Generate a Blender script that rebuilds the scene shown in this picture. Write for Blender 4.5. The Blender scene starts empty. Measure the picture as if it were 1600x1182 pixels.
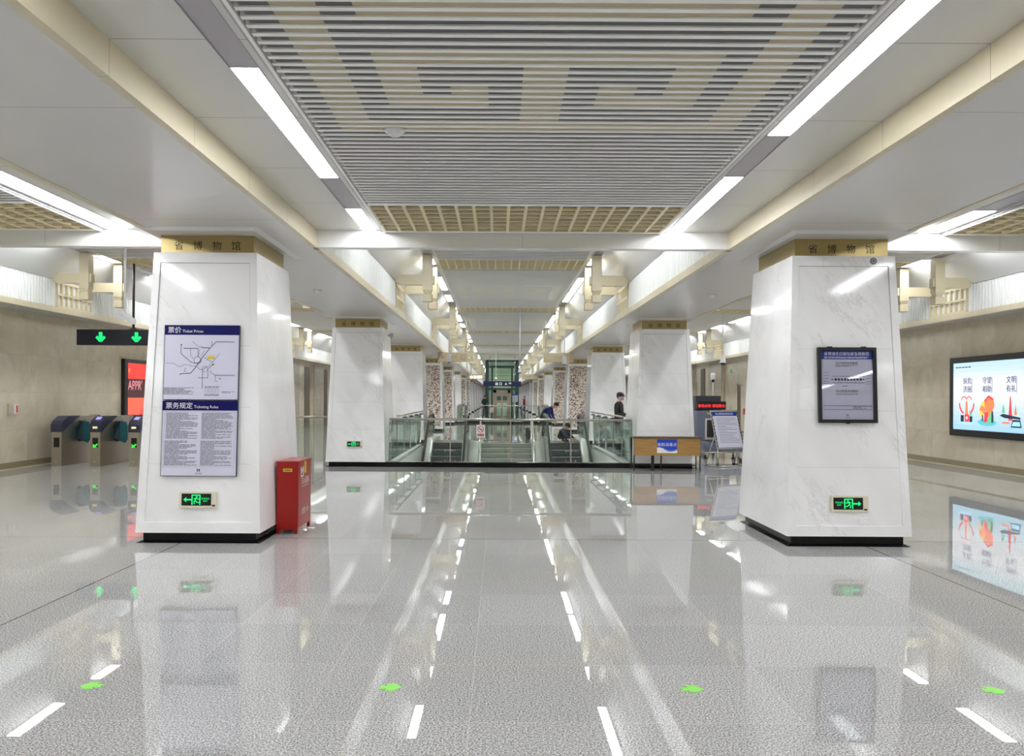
import bpy, bmesh, math, random
from mathutils import Vector, Matrix
sc = bpy.context.scene
C = sc.collection
rnd = random.Random(7)
PI = math.pi

# ------------------------------------------------------------------ camera, world, exposure
CAMX, CAMZ, FPX = -0.27, 1.55, 1220.0
cd = bpy.data.cameras.new('camera'); cam = bpy.data.objects.new('camera', cd); C.objects.link(cam)
cd.sensor_width = 36.0; cd.lens = 36.0 * FPX / 1600.0
cd.shift_x = 21 / 1600.0; cd.shift_y = 30 / 1600.0
cd.clip_start = 0.05; cd.clip_end = 400
cam.matrix_world = Matrix.Translation((CAMX, 0, CAMZ)) @ Matrix.Rotation(PI / 2, 4, 'X') @ Matrix.Rotation(0.0055, 4, 'Z')
sc.camera = cam
w = bpy.data.worlds.new('world'); sc.world = w; w.use_nodes = True
w.node_tree.nodes['Background'].inputs[0].default_value = (0.9, 0.95, 1, 1)
w.node_tree.nodes['Background'].inputs[1].default_value = 0.05
sc.view_settings.view_transform = 'Standard'; sc.view_settings.look = 'None'
sc.view_settings.gamma = 1.0; sc.view_settings.use_curve_mapping = False
sc.view_settings.exposure = 1.13
LAMP = 13.0
sc.cycles.max_bounces = 10; sc.cycles.diffuse_bounces = 6; sc.cycles.glossy_bounces = 5
sc.cycles.transmission_bounces = 8; sc.cycles.transparent_max_bounces = 24
sc.cycles.sample_clamp_indirect = 8.0
sc.cycles.caustics_reflective = False; sc.cycles.caustics_refractive = False

# ------------------------------------------------------------------ materials
def lin(c):
    return tuple((x / 12.92 if x <= 0.04045 else ((x + 0.055) / 1.055) ** 2.4) for x in [v / 255.0 for v in c]) + (1.0,)
MATS = {}
def mat(name, rgb, rough=0.5, metal=0.0, emit=0.0, coat=0.0, ior=1.5):
    if name in MATS: return MATS[name]
    m = bpy.data.materials.new(name); m.use_nodes = True; b = m.node_tree.nodes['Principled BSDF']
    b.inputs['Base Color'].default_value = lin(rgb); b.inputs['Roughness'].default_value = rough
    b.inputs['Metallic'].default_value = metal; b.inputs['IOR'].default_value = ior
    b.inputs['Coat Weight'].default_value = coat; b.inputs['Coat Roughness'].default_value = 0.05
    if emit:
        b.inputs['Emission Color'].default_value = lin(rgb); b.inputs['Emission Strength'].default_value = emit
    MATS[name] = m; return m
class NT:
    def __init__(s, m): s.t = m.node_tree; s.b = s.t.nodes['Principled BSDF']
    def n(s, kind, **kw):
        x = s.t.nodes.new(kind)
        for k, v in kw.items(): setattr(x, k, v)
        return x
    def l(s, a, b): s.t.links.new(a, b)
    def val(s, x, inp):
        if isinstance(x, (int, float)): inp.default_value = x
        else: s.l(x, inp)
    def m(s, op, a, b=0.0, c=None):
        x = s.n('ShaderNodeMath', operation=op); s.val(a, x.inputs[0]); s.val(b, x.inputs[1])
        if c is not None: s.val(c, x.inputs[2])
        return x.outputs[0]
    def ramp(s, fac, stops):
        r = s.n('ShaderNodeValToRGB'); cr = r.color_ramp
        while len(cr.elements) < len(stops): cr.elements.new(0.5)
        for e, (p, c) in zip(cr.elements, stops): e.position = p; e.color = lin(c)
        s.l(fac, r.inputs[0]); return r.outputs[0]
    def mix(s, fac, a, b, mode='MIX'):
        x = s.n('ShaderNodeMix', data_type='RGBA', blend_type=mode); s.val(fac, x.inputs[0])
        for v, i in ((a, 6), (b, 7)):
            if isinstance(v, tuple): x.inputs[i].default_value = lin(v)
            else: s.l(v, x.inputs[i])
        return x.outputs[2]
def line_mask(k, coord, off, pitch, half):
    # 1 on the joint line, 0 elsewhere
    f = k.m('FRACT', k.m('DIVIDE', k.m('SUBTRACT', coord, off), pitch))
    d = k.m('MULTIPLY', k.m('MINIMUM', f, k.m('SUBTRACT', 1.0, f)), pitch)
    return k.m('LESS_THAN', d, half)

def floor_mat():
    m = mat('granite_floor', (170, 168, 165), 0.012); k = NT(m)
    g = k.n('ShaderNodeNewGeometry'); sp = k.n('ShaderNodeSeparateXYZ'); k.l(g.outputs['Position'], sp.inputs[0])
    x, y = sp.outputs[0], sp.outputs[1]
    n1 = k.n('ShaderNodeTexNoise'); n1.inputs['Scale'].default_value = 110; n1.inputs['Detail'].default_value = 4; n1.inputs['Roughness'].default_value = 0.75
    k.l(g.outputs['Position'], n1.inputs['Vector'])
    col = k.ramp(n1.outputs['Fac'], [(0.36, (44, 44, 45)), (0.45, (146, 145, 144)), (0.525, (192, 191, 190)), (0.62, (238, 238, 238))])
    cx = k.m('FLOOR', k.m('DIVIDE', k.m('ADD', x, 3.6), 0.8)); cy = k.m('FLOOR', k.m('DIVIDE', k.m('SUBTRACT', y, 8.52), 0.8))
    cb = k.n('ShaderNodeCombineXYZ'); k.l(cx, cb.inputs[0]); k.l(cy, cb.inputs[1])
    wn = k.n('ShaderNodeTexWhiteNoise', noise_dimensions='2D'); k.l(cb.outputs[0], wn.inputs['Vector'])
    tint = k.m('MULTIPLY_ADD', wn.outputs['Value'], 0.10, 0.93)
    hs = k.n('ShaderNodeHueSaturation'); k.l(col, hs.inputs['Color']); k.l(tint, hs.inputs['Value'])
    lx = line_mask(k, x, 3.6, 0.8, 0.0016); ly = line_mask(k, y, 8.52, 0.8, 0.0016)
    c = k.mix(k.m('MULTIPLY', k.m('MAXIMUM', lx, ly), 0.55), hs.outputs[0], (226, 222, 214))
    dx = k.m('LESS_THAN', k.m('ABSOLUTE', k.m('SUBTRACT', k.m('ABSOLUTE', x), 3.6)), 0.006)
    dy = k.m('LESS_THAN', k.m('ABSOLUTE', k.m('SUBTRACT', y, 8.52)), 0.006)
    c = k.mix(k.m('MAXIMUM', dx, dy), c, (70, 68, 66))
    band = k.m('LESS_THAN', k.m('ABSOLUTE', k.m('SUBTRACT', x, 7.8)), 0.1)
    c = k.mix(k.m('MULTIPLY', band, 0.8), c, (104, 90, 82))
    k.l(c, k.b.inputs['Base Color'])
    # slight tile-by-tile unevenness
    n2 = k.n('ShaderNodeTexNoise'); n2.inputs['Scale'].default_value = 1.1; n2.inputs['Detail'].default_value = 1
    cb2 = k.n('ShaderNodeVectorMath', operation='ADD'); k.l(g.outputs['Position'], cb2.inputs[0]); 
    sc2 = k.n('ShaderNodeVectorMath', operation='SCALE'); k.l(wn.outputs['Color'], sc2.inputs[0]); sc2.inputs['Scale'].default_value = 3.0
    k.l(sc2.outputs[0], cb2.inputs[1]); k.l(cb2.outputs[0], n2.inputs['Vector'])
    bp = k.n('ShaderNodeBump'); bp.inputs['Strength'].default_value = 0.15; bp.inputs['Distance'].default_value = 0.004
    k.l(n2.outputs['Fac'], bp.inputs['Height']); k.l(bp.outputs[0], k.b.inputs['Normal'])
    k.b.inputs['IOR'].default_value = 1.62
    return m
def marble_mat():
    m = mat('white_marble', (228, 228, 228), 0.09); k = NT(m)
    tc = k.n('ShaderNodeTexCoord'); oi = k.n('ShaderNodeObjectInfo')
    off = k.n('ShaderNodeVectorMath', operation='ADD'); sl = k.n('ShaderNodeVectorMath', operation='SCALE')
    cb = k.n('ShaderNodeCombineXYZ'); k.l(oi.outputs['Random'], cb.inputs[0]); k.l(oi.outputs['Random'], cb.inputs[2])
    sl.inputs['Scale'].default_value = 40; k.l(cb.outputs[0], sl.inputs[0])
    mp = k.n('ShaderNodeMapping', vector_type='TEXTURE'); mp.inputs['Rotation'].default_value = (0.25, -0.62, 0.0); mp.inputs['Scale'].default_value = (0.42, 0.6, 2.2)
    k.l(tc.outputs['Object'], off.inputs[0]); k.l(sl.outputs[0], off.inputs[1]); k.l(off.outputs[0], mp.inputs['Vector'])
    n = k.n('ShaderNodeTexNoise'); n.inputs['Scale'].default_value = 1.3; n.inputs['Detail'].default_value = 8; n.inputs['Roughness'].default_value = 0.7; n.inputs['Distortion'].default_value = 0.35
    k.l(mp.outputs[0], n.inputs['Vector'])
    v = k.m('ABSOLUTE', k.m('SUBTRACT', n.outputs['Fac'], 0.5))
    vein = k.ramp(v, [(0.0, (255, 255, 255)), (0.012, (90, 90, 90)), (0.035, (0, 0, 0)), (1.0, (0, 0, 0))])
    n3 = k.n('ShaderNodeTexNoise'); n3.inputs['Scale'].default_value = 1.1; n3.inputs['Detail'].default_value = 2; k.l(off.outputs[0], n3.inputs['Vector'])
    msk = k.ramp(n3.outputs['Fac'], [(0.47, (0, 0, 0)), (0.68, (255, 255, 255))])
    mm = k.mix(1.0, vein, msk, 'MULTIPLY')
    n2 = k.n('ShaderNodeTexNoise'); n2.inputs['Scale'].default_value = 0.8; n2.inputs['Detail'].default_value = 3; k.l(mp.outputs[0], n2.inputs['Vector'])
    base = k.ramp(n2.outputs['Fac'], [(0.38, (240, 240, 240)), (0.62, (250, 250, 252))])
    k.l(k.mix(k.m('MULTIPLY', mm, 0.42), base, (176, 175, 172)), k.b.inputs['Base Color']); return m
def wall_mat():
    m = mat('beige_stone', (176, 166, 146), 0.12); k = NT(m)
    g = k.n('ShaderNodeNewGeometry'); sp = k.n('ShaderNodeSeparateXYZ'); k.l(g.outputs['Position'], sp.inputs[0])
    y, z = sp.outputs[1], sp.outputs[2]
    cb = k.n('ShaderNodeCombineXYZ'); k.l(k.m('FLOOR', k.m('DIVIDE', y, 1.2)), cb.inputs[0]); k.l(k.m('FLOOR', k.m('DIVIDE', z, 0.8)), cb.inputs[1])
    wn = k.n('ShaderNodeTexWhiteNoise', noise_dimensions='2D'); k.l(cb.outputs[0], wn.inputs['Vector'])
    sl = k.n('ShaderNodeVectorMath', operation='SCALE'); sl.inputs['Scale'].default_value = 20; k.l(wn.outputs['Color'], sl.inputs[0])
    ad = k.n('ShaderNodeVectorMath', operation='ADD'); k.l(g.outputs['Position'], ad.inputs[0]); k.l(sl.outputs[0], ad.inputs[1])
    n = k.n('ShaderNodeTexNoise'); n.inputs['Scale'].default_value = 1.7; n.inputs['Detail'].default_value = 8; n.inputs['Roughness'].default_value = 0.65; n.inputs['Distortion'].default_value = 0.6
    k.l(ad.outputs[0], n.inputs['Vector'])
    c = k.ramp(n.outputs['Fac'], [(0.25, (192, 182, 158)), (0.5, (207, 198, 175)), (0.75, (220, 212, 192))])
    hs = k.n('ShaderNodeHueSaturation'); k.l(c, hs.inputs['Color']); k.l(k.m('MULTIPLY_ADD', wn.outputs['Value'], 0.06, 0.96), hs.inputs['Value'])
    ln = k.m('MAXIMUM', line_mask(k, y, 0, 1.2, 0.0025), line_mask(k, z, 0, 0.8, 0.0025))
    k.l(k.mix(k.m('MULTIPLY', ln, 0.3), hs.outputs[0], (120, 110, 92)), k.b.inputs['Base Color']); return m
def panel_mat(name, rgb, rough, off, pitch, dark=(120, 118, 112), half=0.003):
    m = mat(name, rgb, rough); k = NT(m)
    g = k.n('ShaderNodeNewGeometry'); sp = k.n('ShaderNodeSeparateXYZ'); k.l(g.outputs['Position'], sp.inputs[0])
    n = k.n('ShaderNodeTexNoise'); n.inputs['Scale'].default_value = 0.7; n.inputs['Detail'].default_value = 2; k.l(g.outputs['Position'], n.inputs['Vector'])
    a = tuple(int(v * 0.97) for v in rgb)
    c = k.mix(n.outputs['Fac'], a, rgb)
    k.l(k.mix(line_mask(k, sp.outputs[1], off, pitch, half), c, dark), k.b.inputs['Base Color']); return m
def mosaic_mat():
    m = mat('shell_mosaic', (200, 180, 165), 0.3); k = NT(m)
    tc = k.n('ShaderNodeTexCoord'); v = k.n('ShaderNodeTexVoronoi'); v.inputs['Scale'].default_value = 26; k.l(tc.outputs['Object'], v.inputs['Vector'])
    sp = k.n('ShaderNodeSeparateColor'); k.l(v.outputs['Color'], sp.inputs[0])
    k.l(k.ramp(sp.outputs[0], [(0.0, (84, 66, 56)), (0.3, (132, 108, 92)), (0.42, (206, 190, 172)), (1.0, (240, 236, 230))]), k.b.inputs['Base Color']); return m
def shell_wall_mat():
    m = mat('patterned_stone', (178, 170, 152), 0.15); k = NT(m)
    tc = k.n('ShaderNodeTexCoord'); v = k.n('ShaderNodeTexVoronoi', feature='DISTANCE_TO_EDGE'); v.inputs['Scale'].default_value = 5; k.l(tc.outputs['Object'], v.inputs['Vector'])
    k.l(k.ramp(v.outputs['Distance'], [(0.0, (206, 198, 180)), (0.06, (172, 162, 144)), (0.4, (184, 175, 158))]), k.b.inputs['Base Color']); return m
def wood_mat():
    m = mat('oak_veneer', (160, 120, 62), 0.4); k = NT(m)
    tc = k.n('ShaderNodeTexCoord'); mp = k.n('ShaderNodeMapping'); mp.inputs['Scale'].default_value = (1.2, 6, 26); k.l(tc.outputs['Object'], mp.inputs['Vector'])
    n = k.n('ShaderNodeTexNoise'); n.inputs['Scale'].default_value = 2.2; n.inputs['Detail'].default_value = 5; k.l(mp.outputs[0], n.inputs['Vector'])
    k.l(k.ramp(n.outputs['Fac'], [(0.3, (150, 112, 58)), (0.7, (184, 144, 84))]), k.b.inputs['Base Color']); return m
def steel_mat(name, rgb, rough):
    m = mat(name, rgb, rough, 1.0); k = NT(m)
    tc = k.n('ShaderNodeTexCoord'); mp = k.n('ShaderNodeMapping'); mp.inputs['Scale'].default_value = (3, 3, 60); k.l(tc.outputs['Object'], mp.inputs['Vector'])
    n = k.n('ShaderNodeTexNoise'); n.inputs['Scale'].default_value = 3; k.l(mp.outputs[0], n.inputs['Vector'])
    k.l(k.m('MULTIPLY_ADD', n.outputs['Fac'], 0.12, rough - 0.05), k.b.inputs['Roughness']); return m
def glass_mat(name, rgb, alpha, rough=0.03):
    # thin pane: part clear, part glossy, faint tint
    m = bpy.data.materials.new(name); m.use_nodes = True; t = m.node_tree; t.nodes.clear()
    o = t.nodes.new('ShaderNodeOutputMaterial'); mx = t.nodes.new('ShaderNodeMixShader'); tr = t.nodes.new('ShaderNodeBsdfTransparent'); gl = t.nodes.new('ShaderNodeBsdfGlossy')
    fr = t.nodes.new('ShaderNodeLayerWeight'); fr.inputs[0].default_value = 0.5
    pw = t.nodes.new('ShaderNodeMath'); pw.operation = 'POWER'; pw.inputs[1].default_value = 4.0
    ad = t.nodes.new('ShaderNodeMath'); ad.operation = 'MULTIPLY_ADD'; ad.inputs[1].default_value = 0.85; ad.inputs[2].default_value = alpha; ad.use_clamp = True
    tr.inputs[0].default_value = lin(rgb); gl.inputs['Roughness'].default_value = rough; gl.inputs[0].default_value = (0.92, 1, 0.96, 1)
    t.links.new(fr.outputs['Facing'], pw.inputs[0]); t.links.new(pw.outputs[0], ad.inputs[0]); t.links.new(ad.outputs[0], mx.inputs[0]); t.links.new(tr.outputs[0], mx.inputs[1]); t.links.new(gl.outputs[0], mx.inputs[2]); t.links.new(mx.outputs[0], o.inputs[0])
    MATS[name] = m; return m

FLOOR = floor_mat(); MARBLE = marble_mat(); WALL = wall_mat(); MOSAIC = mosaic_mat(); SHELL = shell_wall_mat(); WOOD = wood_mat()
CEIL = panel_mat('ceiling_panel', (214, 213, 207), 0.32, 4.27, 1.2)
SOFF = panel_mat('soffit_panel', (216, 215, 212), 0.22, 4.75, 3.0, (150, 148, 142))
BEIGE = panel_mat('beige_metal', (214, 204, 176), 0.35, 4.27, 1.2, (160, 148, 120))
BEIGE2 = mat('beige_bracket_metal', (214, 204, 174), 0.35)
WHITEP = mat('white_slope_panel', (232, 232, 230), 0.18)
FIN = mat('white_fin', (236, 238, 236), 0.3)
SLAT = mat('white_slat', (244, 244, 240), 0.35); BACKG = mat('grey_backing', (96, 95, 96), 0.5); BACKB = mat('beige_backing', (184, 173, 145), 0.5); DARK = mat('dark_gap', (40, 40, 40), 0.6)
GRID = mat('grid_beige', (232, 220, 182), 0.4); GRIDB = mat('grid_backing', (126, 113, 76), 0.6)
COVER = mat('grey_cover', (172, 168, 172), 0.4)
LAMPM = mat('lamp_diffuser', (250, 252, 255), 0.5, 0, LAMP); LAMPF = mat('lamp_frame', (225, 225, 225), 0.4)
BLACK = mat('black_granite', (18, 18, 20), 0.15); BLK = mat('black_plastic', (14, 14, 16), 0.35); GOLD = mat('gold_band', (176, 158, 108), 0.32, 0.7); GOLDT = mat('seal_text', (40, 38, 30), 0.4, 0.5)
JOINT = mat('joint_grey', (176, 176, 174), 0.5)
STEEL = steel_mat('stainless', (196, 192, 184), 0.22); STEELD = mat('stainless_gate', (178, 171, 158), 0.3, 0.85)
DECK = mat('satin_steel', (214, 214, 210), .3, .45)
GLASS = glass_mat('balustrade_glass', (246, 250, 247), 0.04); GLASSD = glass_mat('escalator_glass', (232, 240, 237), 0.06)
GREEN = mat('sign_green', (20, 235, 120), 0.4, 0, .42); GREEN2 = mat('arrow_green', (50, 240, 60), 0.4, 0, .42)
NAVY = mat('navy_print', (4, 6, 88), 0.35); BLUE = mat('blue_print', (10, 52, 150), 0.35); PAPER = mat('paper', (212, 212, 232), 0.3); INK = mat('ink', (80, 80, 92), 0.5); INK2 = mat('ink_soft', (140, 140, 156), 0.5); WHITE = mat('white_print', (240, 240, 240), 0.4)
RED = mat('red_paint', (160, 12, 6), 0.3); YEL = mat('yellow_label', (226, 200, 40), 0.4); CREAM = mat('cream_plastic', (224, 218, 196), 0.4)
WHPL = mat('white_plastic', (232, 234, 236), 0.35)

for _m in (NAVY, BLUE, INK, BLACK): _m.node_tree.nodes['Principled BSDF'].inputs['Specular IOR Level'].default_value = 0.25
# ------------------------------------------------------------------ mesh builder
class F:   # a plane in space: origin, right, up
    def __init__(s, O, U, V):
        s.O = Vector(O); s.U = Vector(U).normalized(); s.V = Vector(V).normalized(); s.N = s.U.cross(s.V)
    def p(s, u, v, d=0.0): return s.O + s.U * u + s.V * v + s.N * d
_tc = {}
def glyphs(body):
    if body in _tc: return _tc[body]
    c = bpy.data.curves.new('t', 'FONT'); c.body = body; c.size = 1.0; c.resolution_u = 2
    o = bpy.data.objects.new('t', c); C.objects.link(o); bpy.context.view_layer.update()
    me = bpy.data.meshes.new_from_object(o.evaluated_get(bpy.context.evaluated_depsgraph_get()))
    vs = [(v.co.x, v.co.y) for v in me.vertices]; fs = [tuple(p.vertices) for p in me.polygons]
    bpy.data.objects.remove(o); bpy.data.curves.remove(c); bpy.data.meshes.remove(me)
    _tc[body] = (vs, fs); return vs, fs
class MB:
    def __init__(s): s.v = []; s.f = []; s.mi = []; s.ms = []; s.sm = []
    def _m(s, m):
        if m not in s.ms: s.ms.append(m)
        return s.ms.index(m)
    def add(s, vs, fs, m, smooth=False):
        b = len(s.v); s.v += [tuple(v) for v in vs]; i = s._m(m)
        for f in fs: s.f.append(tuple(b + k for k in f)); s.mi.append(i); s.sm.append(smooth)
        return s
    def box(s, x0, x1, y0, y1, z0, z1, m):
        if x0 > x1: x0, x1 = x1, x0
        if y0 > y1: y0, y1 = y1, y0
        if z0 > z1: z0, z1 = z1, z0
        return s.add([(x0,y0,z0),(x1,y0,z0),(x1,y1,z0),(x0,y1,z0),(x0,y0,z1),(x1,y0,z1),(x1,y1,z1),(x0,y1,z1)],
                     [(0,3,2,1),(4,5,6,7),(0,1,5,4),(1,2,6,5),(2,3,7,6),(3,0,4,7)], m)
    def bbox(s, x0, x1, y0, y1, z0, z1, m, b=0.01):   # chamfered box
        if x0 > x1: x0, x1 = x1, x0
        bm = bmesh.new(); bmesh.ops.create_cube(bm, size=1.0)
        for v in bm.verts: v.co = Vector(((x0+x1)/2 + v.co.x*(x1-x0), (y0+y1)/2 + v.co.y*(y1-y0), (z0+z1)/2 + v.co.z*(z1-z0)))
        bmesh.ops.bevel(bm, geom=list(bm.edges), offset=b, segments=2, profile=0.5, affect='EDGES')
        bm.verts.index_update(); s.add([v.co[:] for v in bm.verts], [tuple(v.index for v in f.verts) for f in bm.faces], m); bm.free(); return s
    def poly(s, pts, m): return s.add(pts, [tuple(range(len(pts)))], m)
    def loft(s, a, b, m, caps=True, smooth=False):
        n = len(a); fs = [(i, (i+1) % n, n + (i+1) % n, n + i) for i in range(n)]
        if caps: fs += [tuple(range(n-1, -1, -1)), tuple(range(n, 2*n))]
        return s.add(list(a) + list(b), fs, m, smooth)
    def prism(s, pts, vec, m):   # pts: planar 3D loop; vec: extrusion
        vec = Vector(vec); return s.loft([Vector(p) for p in pts], [Vector(p) + vec for p in pts], m)
    def sweep(s, prof, path, m):   # prof [(x,z)] carried upright along [(y,z)]
        n = len(prof); vs = []; fs = []
        for (y, z) in path: vs += [(px, y, z + pz) for px, pz in prof]
        for j in range(len(path)-1):
            for i in range(n): fs.append((j*n+i, j*n+(i+1) % n, (j+1)*n+(i+1) % n, (j+1)*n+i))
        fs += [tuple(range(n-1, -1, -1)), tuple((len(path)-1)*n + i for i in range(n))]
        return s.add(vs, fs, m)
    def tube(s, pts, r, m, n=10):
        pts = [Vector(p) for p in pts]; vs = []; fs = []; rr = r if isinstance(r, (list, tuple)) else [r]*len(pts)
        for j, p in enumerate(pts):
            t = (pts[min(j+1, len(pts)-1)] - pts[max(j-1, 0)]).normalized()
            a = t.orthogonal().normalized() if abs(t.z) > 0.9 or True else t
            a = Vector((0,0,1)).cross(t) if abs(t.z) < 0.95 else Vector((0,1,0)).cross(t)
            a.normalize(); b = t.cross(a)
            vs += [p + (a*math.cos(2*PI*i/n) + b*math.sin(2*PI*i/n))*rr[j] for i in range(n)]
        for j in range(len(pts)-1):
            for i in range(n): fs.append((j*n+i, j*n+(i+1) % n, (j+1)*n+(i+1) % n, (j+1)*n+i))
        s.add(vs, fs, m, True); k = len(s.v) - len(vs)
        s.f.append(tuple(k+i for i in range(n-1, -1, -1))); s.f.append(tuple(k+(len(pts)-1)*n+i for i in range(n)))
        s.mi += [s._m(m)]*2; s.sm += [False]*2; return s
    def lathe(s, prof, c, m, n=16, axis='Z'):
        vs = []; fs = []
        for r, h in prof:
            for i in range(n):
                a = 2*PI*i/n; q = (r*math.cos(a), r*math.sin(a), h)
                if axis == 'Y': q = (q[0], h, q[1])
                if axis == 'X': q = (h, q[0], q[1])
                vs.append((c[0]+q[0], c[1]+q[1], c[2]+q[2]))
        for j in range(len(prof)-1):
            for i in range(n): fs.append((j*n+i, j*n+(i+1) % n, (j+1)*n+(i+1) % n, (j+1)*n+i))
        fs += [tuple(range(n-1, -1, -1)), tuple((len(prof)-1)*n+i for i in range(n))]
        return s.add(vs, fs, m, True)
    def ell(s, c, r, m, n=12, k=8, rot=None):
        vs = [(0,0,1)]; fs = []
        for j in range(1, k):
            t = PI*j/k
            for i in range(n): vs.append((math.sin(t)*math.cos(2*PI*i/n), math.sin(t)*math.sin(2*PI*i/n), math.cos(t)))
        vs.append((0,0,-1)); L = len(vs)-1
        for i in range(n): fs.append((0, 1+i, 1+(i+1) % n)); fs.append((L, L-n+(i+1) % n, L-n+i))
        for j in range(k-2):
            for i in range(n): a = 1+j*n; fs.append((a+i, a+n+i, a+n+(i+1) % n, a+(i+1) % n))
        out = []
        for v in vs:
            q = Vector((v[0]*r[0], v[1]*r[1], v[2]*r[2]))
            if rot: q = rot @ q
            out.append(Vector(c) + q)
        return s.add(out, fs, m, True)
    # graphics on a plane
    def rect(s, fr, u0, u1, v0, v1, d, m): return s.poly([fr.p(u0,v0,d), fr.p(u1,v0,d), fr.p(u1,v1,d), fr.p(u0,v1,d)], m)
    def slab(s, fr, u0, u1, v0, v1, d0, d1, m): return s.loft([fr.p(u0,v0,d0), fr.p(u1,v0,d0), fr.p(u1,v1,d0), fr.p(u0,v1,d0)], [fr.p(u0,v0,d1), fr.p(u1,v0,d1), fr.p(u1,v1,d1), fr.p(u0,v1,d1)], m)
    def gpoly(s, fr, pts, d, m): return s.poly([fr.p(u, v, d) for u, v in pts], m)
    def disc(s, fr, u, v, r, d, m, n=20, rv=None): return s.gpoly(fr, [(u + r*math.cos(2*PI*i/n), v + (rv or r)*math.sin(2*PI*i/n)) for i in range(n)], d, m)
    def ring(s, fr, u, v, r0, r1, d, m, n=24):
        for i in range(n):
            a, b = 2*PI*i/n, 2*PI*(i+1)/n
            s.gpoly(fr, [(u+r0*math.cos(a), v+r0*math.sin(a)), (u+r1*math.cos(a), v+r1*math.sin(a)), (u+r1*math.cos(b), v+r1*math.sin(b)), (u+r0*math.cos(b), v+r0*math.sin(b))], d, m)
        return s
    def stroke(s, fr, pts, wd, d, m):
        for (a, b), (c, e) in zip(pts, pts[1:]):
            L = math.hypot(c-a, e-b) or 1e-6; nx, ny = -(e-b)/L*wd/2, (c-a)/L*wd/2
            s.gpoly(fr, [(a-nx, b-ny), (c-nx, e-ny), (c+nx, e+ny), (a+nx, b+ny)], d, m)
        return s
    def text(s, fr, body, u, v, size, d, m, align='c', sx=1.0):
        vs, fs = glyphs(body); x0 = min(p[0] for p in vs); x1 = max(p[0] for p in vs)
        o = {'c': (x0+x1)/2, 'l': x0, 'r': x1}[align]
        return s.add([fr.p(u + (x-o)*size*sx, v + y*size, d) for x, y in vs], fs, m)
    def lines(s, fr, u0, u1, v0, v1, pitch, d, m, seed=0, h=0.4):
        r = random.Random(seed); v = v1
        while v > v0:
            e = u0 + (u1-u0)*r.choice([1, 1, .95, .7, .45, .85]); u = u0
            while u < e:
                wv = min(e-u, r.uniform(.02, .09)); s.rect(fr, u, u+wv, v-pitch*h, v, d, m); u += wv + .006
            v -= pitch
        return s
    def mesh(s, name):
        me = bpy.data.meshes.new(name); me.from_pydata(s.v, [], s.f); me.update()
        for m in s.ms: me.materials.append(m)
        me.polygons.foreach_set('material_index', s.mi); me.polygons.foreach_set('use_smooth', s.sm); return me
    def build(s, name, parent=None, loc=None):
        o = bpy.data.objects.new(name, s.mesh(name)); C.objects.link(o)
        if parent: o.parent = parent
        if loc: o.location = loc
        return o
def tag(o, label=None, cat=None, group=None, kind=None):
    if label: o['label'] = label
    if cat: o['category'] = cat
    if group: o['group'] = group
    if kind: o['kind'] = kind
    return o
def empty(name, loc, label=None, cat=None, group=None, rz=0.0):
    o = bpy.data.objects.new(name, None); C.objects.link(o); o.location = loc; o.rotation_euler = (0, 0, rz)
    o.empty_display_size = 0.1; return tag(o, label, cat, group)
def copy_tree(o, loc=None, label=None, group=None, parent=None, name=None):
    c = o.copy(); C.objects.link(c); c.parent = parent
    if loc is not None: c.location = loc
    if label: c['label'] = label
    if group: c['group'] = group
    for ch in list(o.children): copy_tree(ch, parent=c)
    return c
def struct(mb, name): return tag(mb.build(name), kind='structure')
XY0 = F((0,0,0), (1,0,0), (0,0,1))
def front(x, y, z): return F((x, y, z), (1,0,0), (0,0,1))     # faces the camera (-Y)
SIDE = {-1: 'turnstile side', 1: 'scanner side'}
ORD = ['first', 'second', 'third', 'fourth', 'fifth', 'sixth', 'seventh', 'eighth', 'ninth', 'tenth', 'eleventh', 'twelfth', 'thirteenth', 'fourteenth', 'fifteenth', 'sixteenth', 'seventeenth', 'eighteenth', 'nineteenth', 'twentieth', 'twenty-first', 'twenty-second', 'twenty-third', 'twenty-fourth', 'twenty-fifth', 'twenty-sixth']

YB, YE, YBM, YH = -9.5, 128.0, 9.16, 9.30
PITS = [17.40, 45.80]; PITL = 8.9; PX = 2.68
# ------------------------------------------------------------------ floor
mb = MB(); FX = 11.2
ys = [YB, PITS[0], PITS[0]+PITL, PITS[1], PITS[1]+PITL, YE]
for i in range(5):
    if i % 2 == 0: mb.box(-FX, FX, ys[i], ys[i+1], -0.3, 0, FLOOR)
    else: mb.box(-FX, -PX, ys[i], ys[i+1], -0.3, 0, FLOOR); mb.box(PX, FX, ys[i], ys[i+1], -0.3, 0, FLOOR)
struct(mb, 'floor')
PITW = mat('pit_white', (226, 228, 224), 0.3)
for i, y in enumerate(PITS):   # side walls of the two stair openings, and the level below
    mb = MB()
    for s in (-1, 1):
        mb.box(s*(PX), s*(PX+.15), y-.1, y+PITL+.1, -5.2, -.3, PITW); mb.box(s*(PX-.008), s*(PX), y, y+PITL, -.32, -.03, PITW)
    mb.box(-PX, PX, y-.15, y, -5.2, -.3, PITW); mb.box(-PX, PX, y+PITL, y+PITL+.15, -5.2, -.3, PITW)
    struct(mb, 'wall_stairwell')
    o = MB().box(-2.5, 2.5, y+.002, y+.05, -.75, -.55, mat('added_fill_glow', (250, 250, 245), .5, 0, 12.0)).build('added_stairwell_fill'); tag(o, 'long added fill light on the wall below the %s stair opening kerb' % ('near', 'far')[i], 'added fill light')  # added fill strip, an invented source that brightens the steps and pit walls
    struct(MB().box(-PX-.2, PX+.2, y-.2, y+PITL+.2, -5.4, -5.2, PITW), 'floor_lower')

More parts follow.
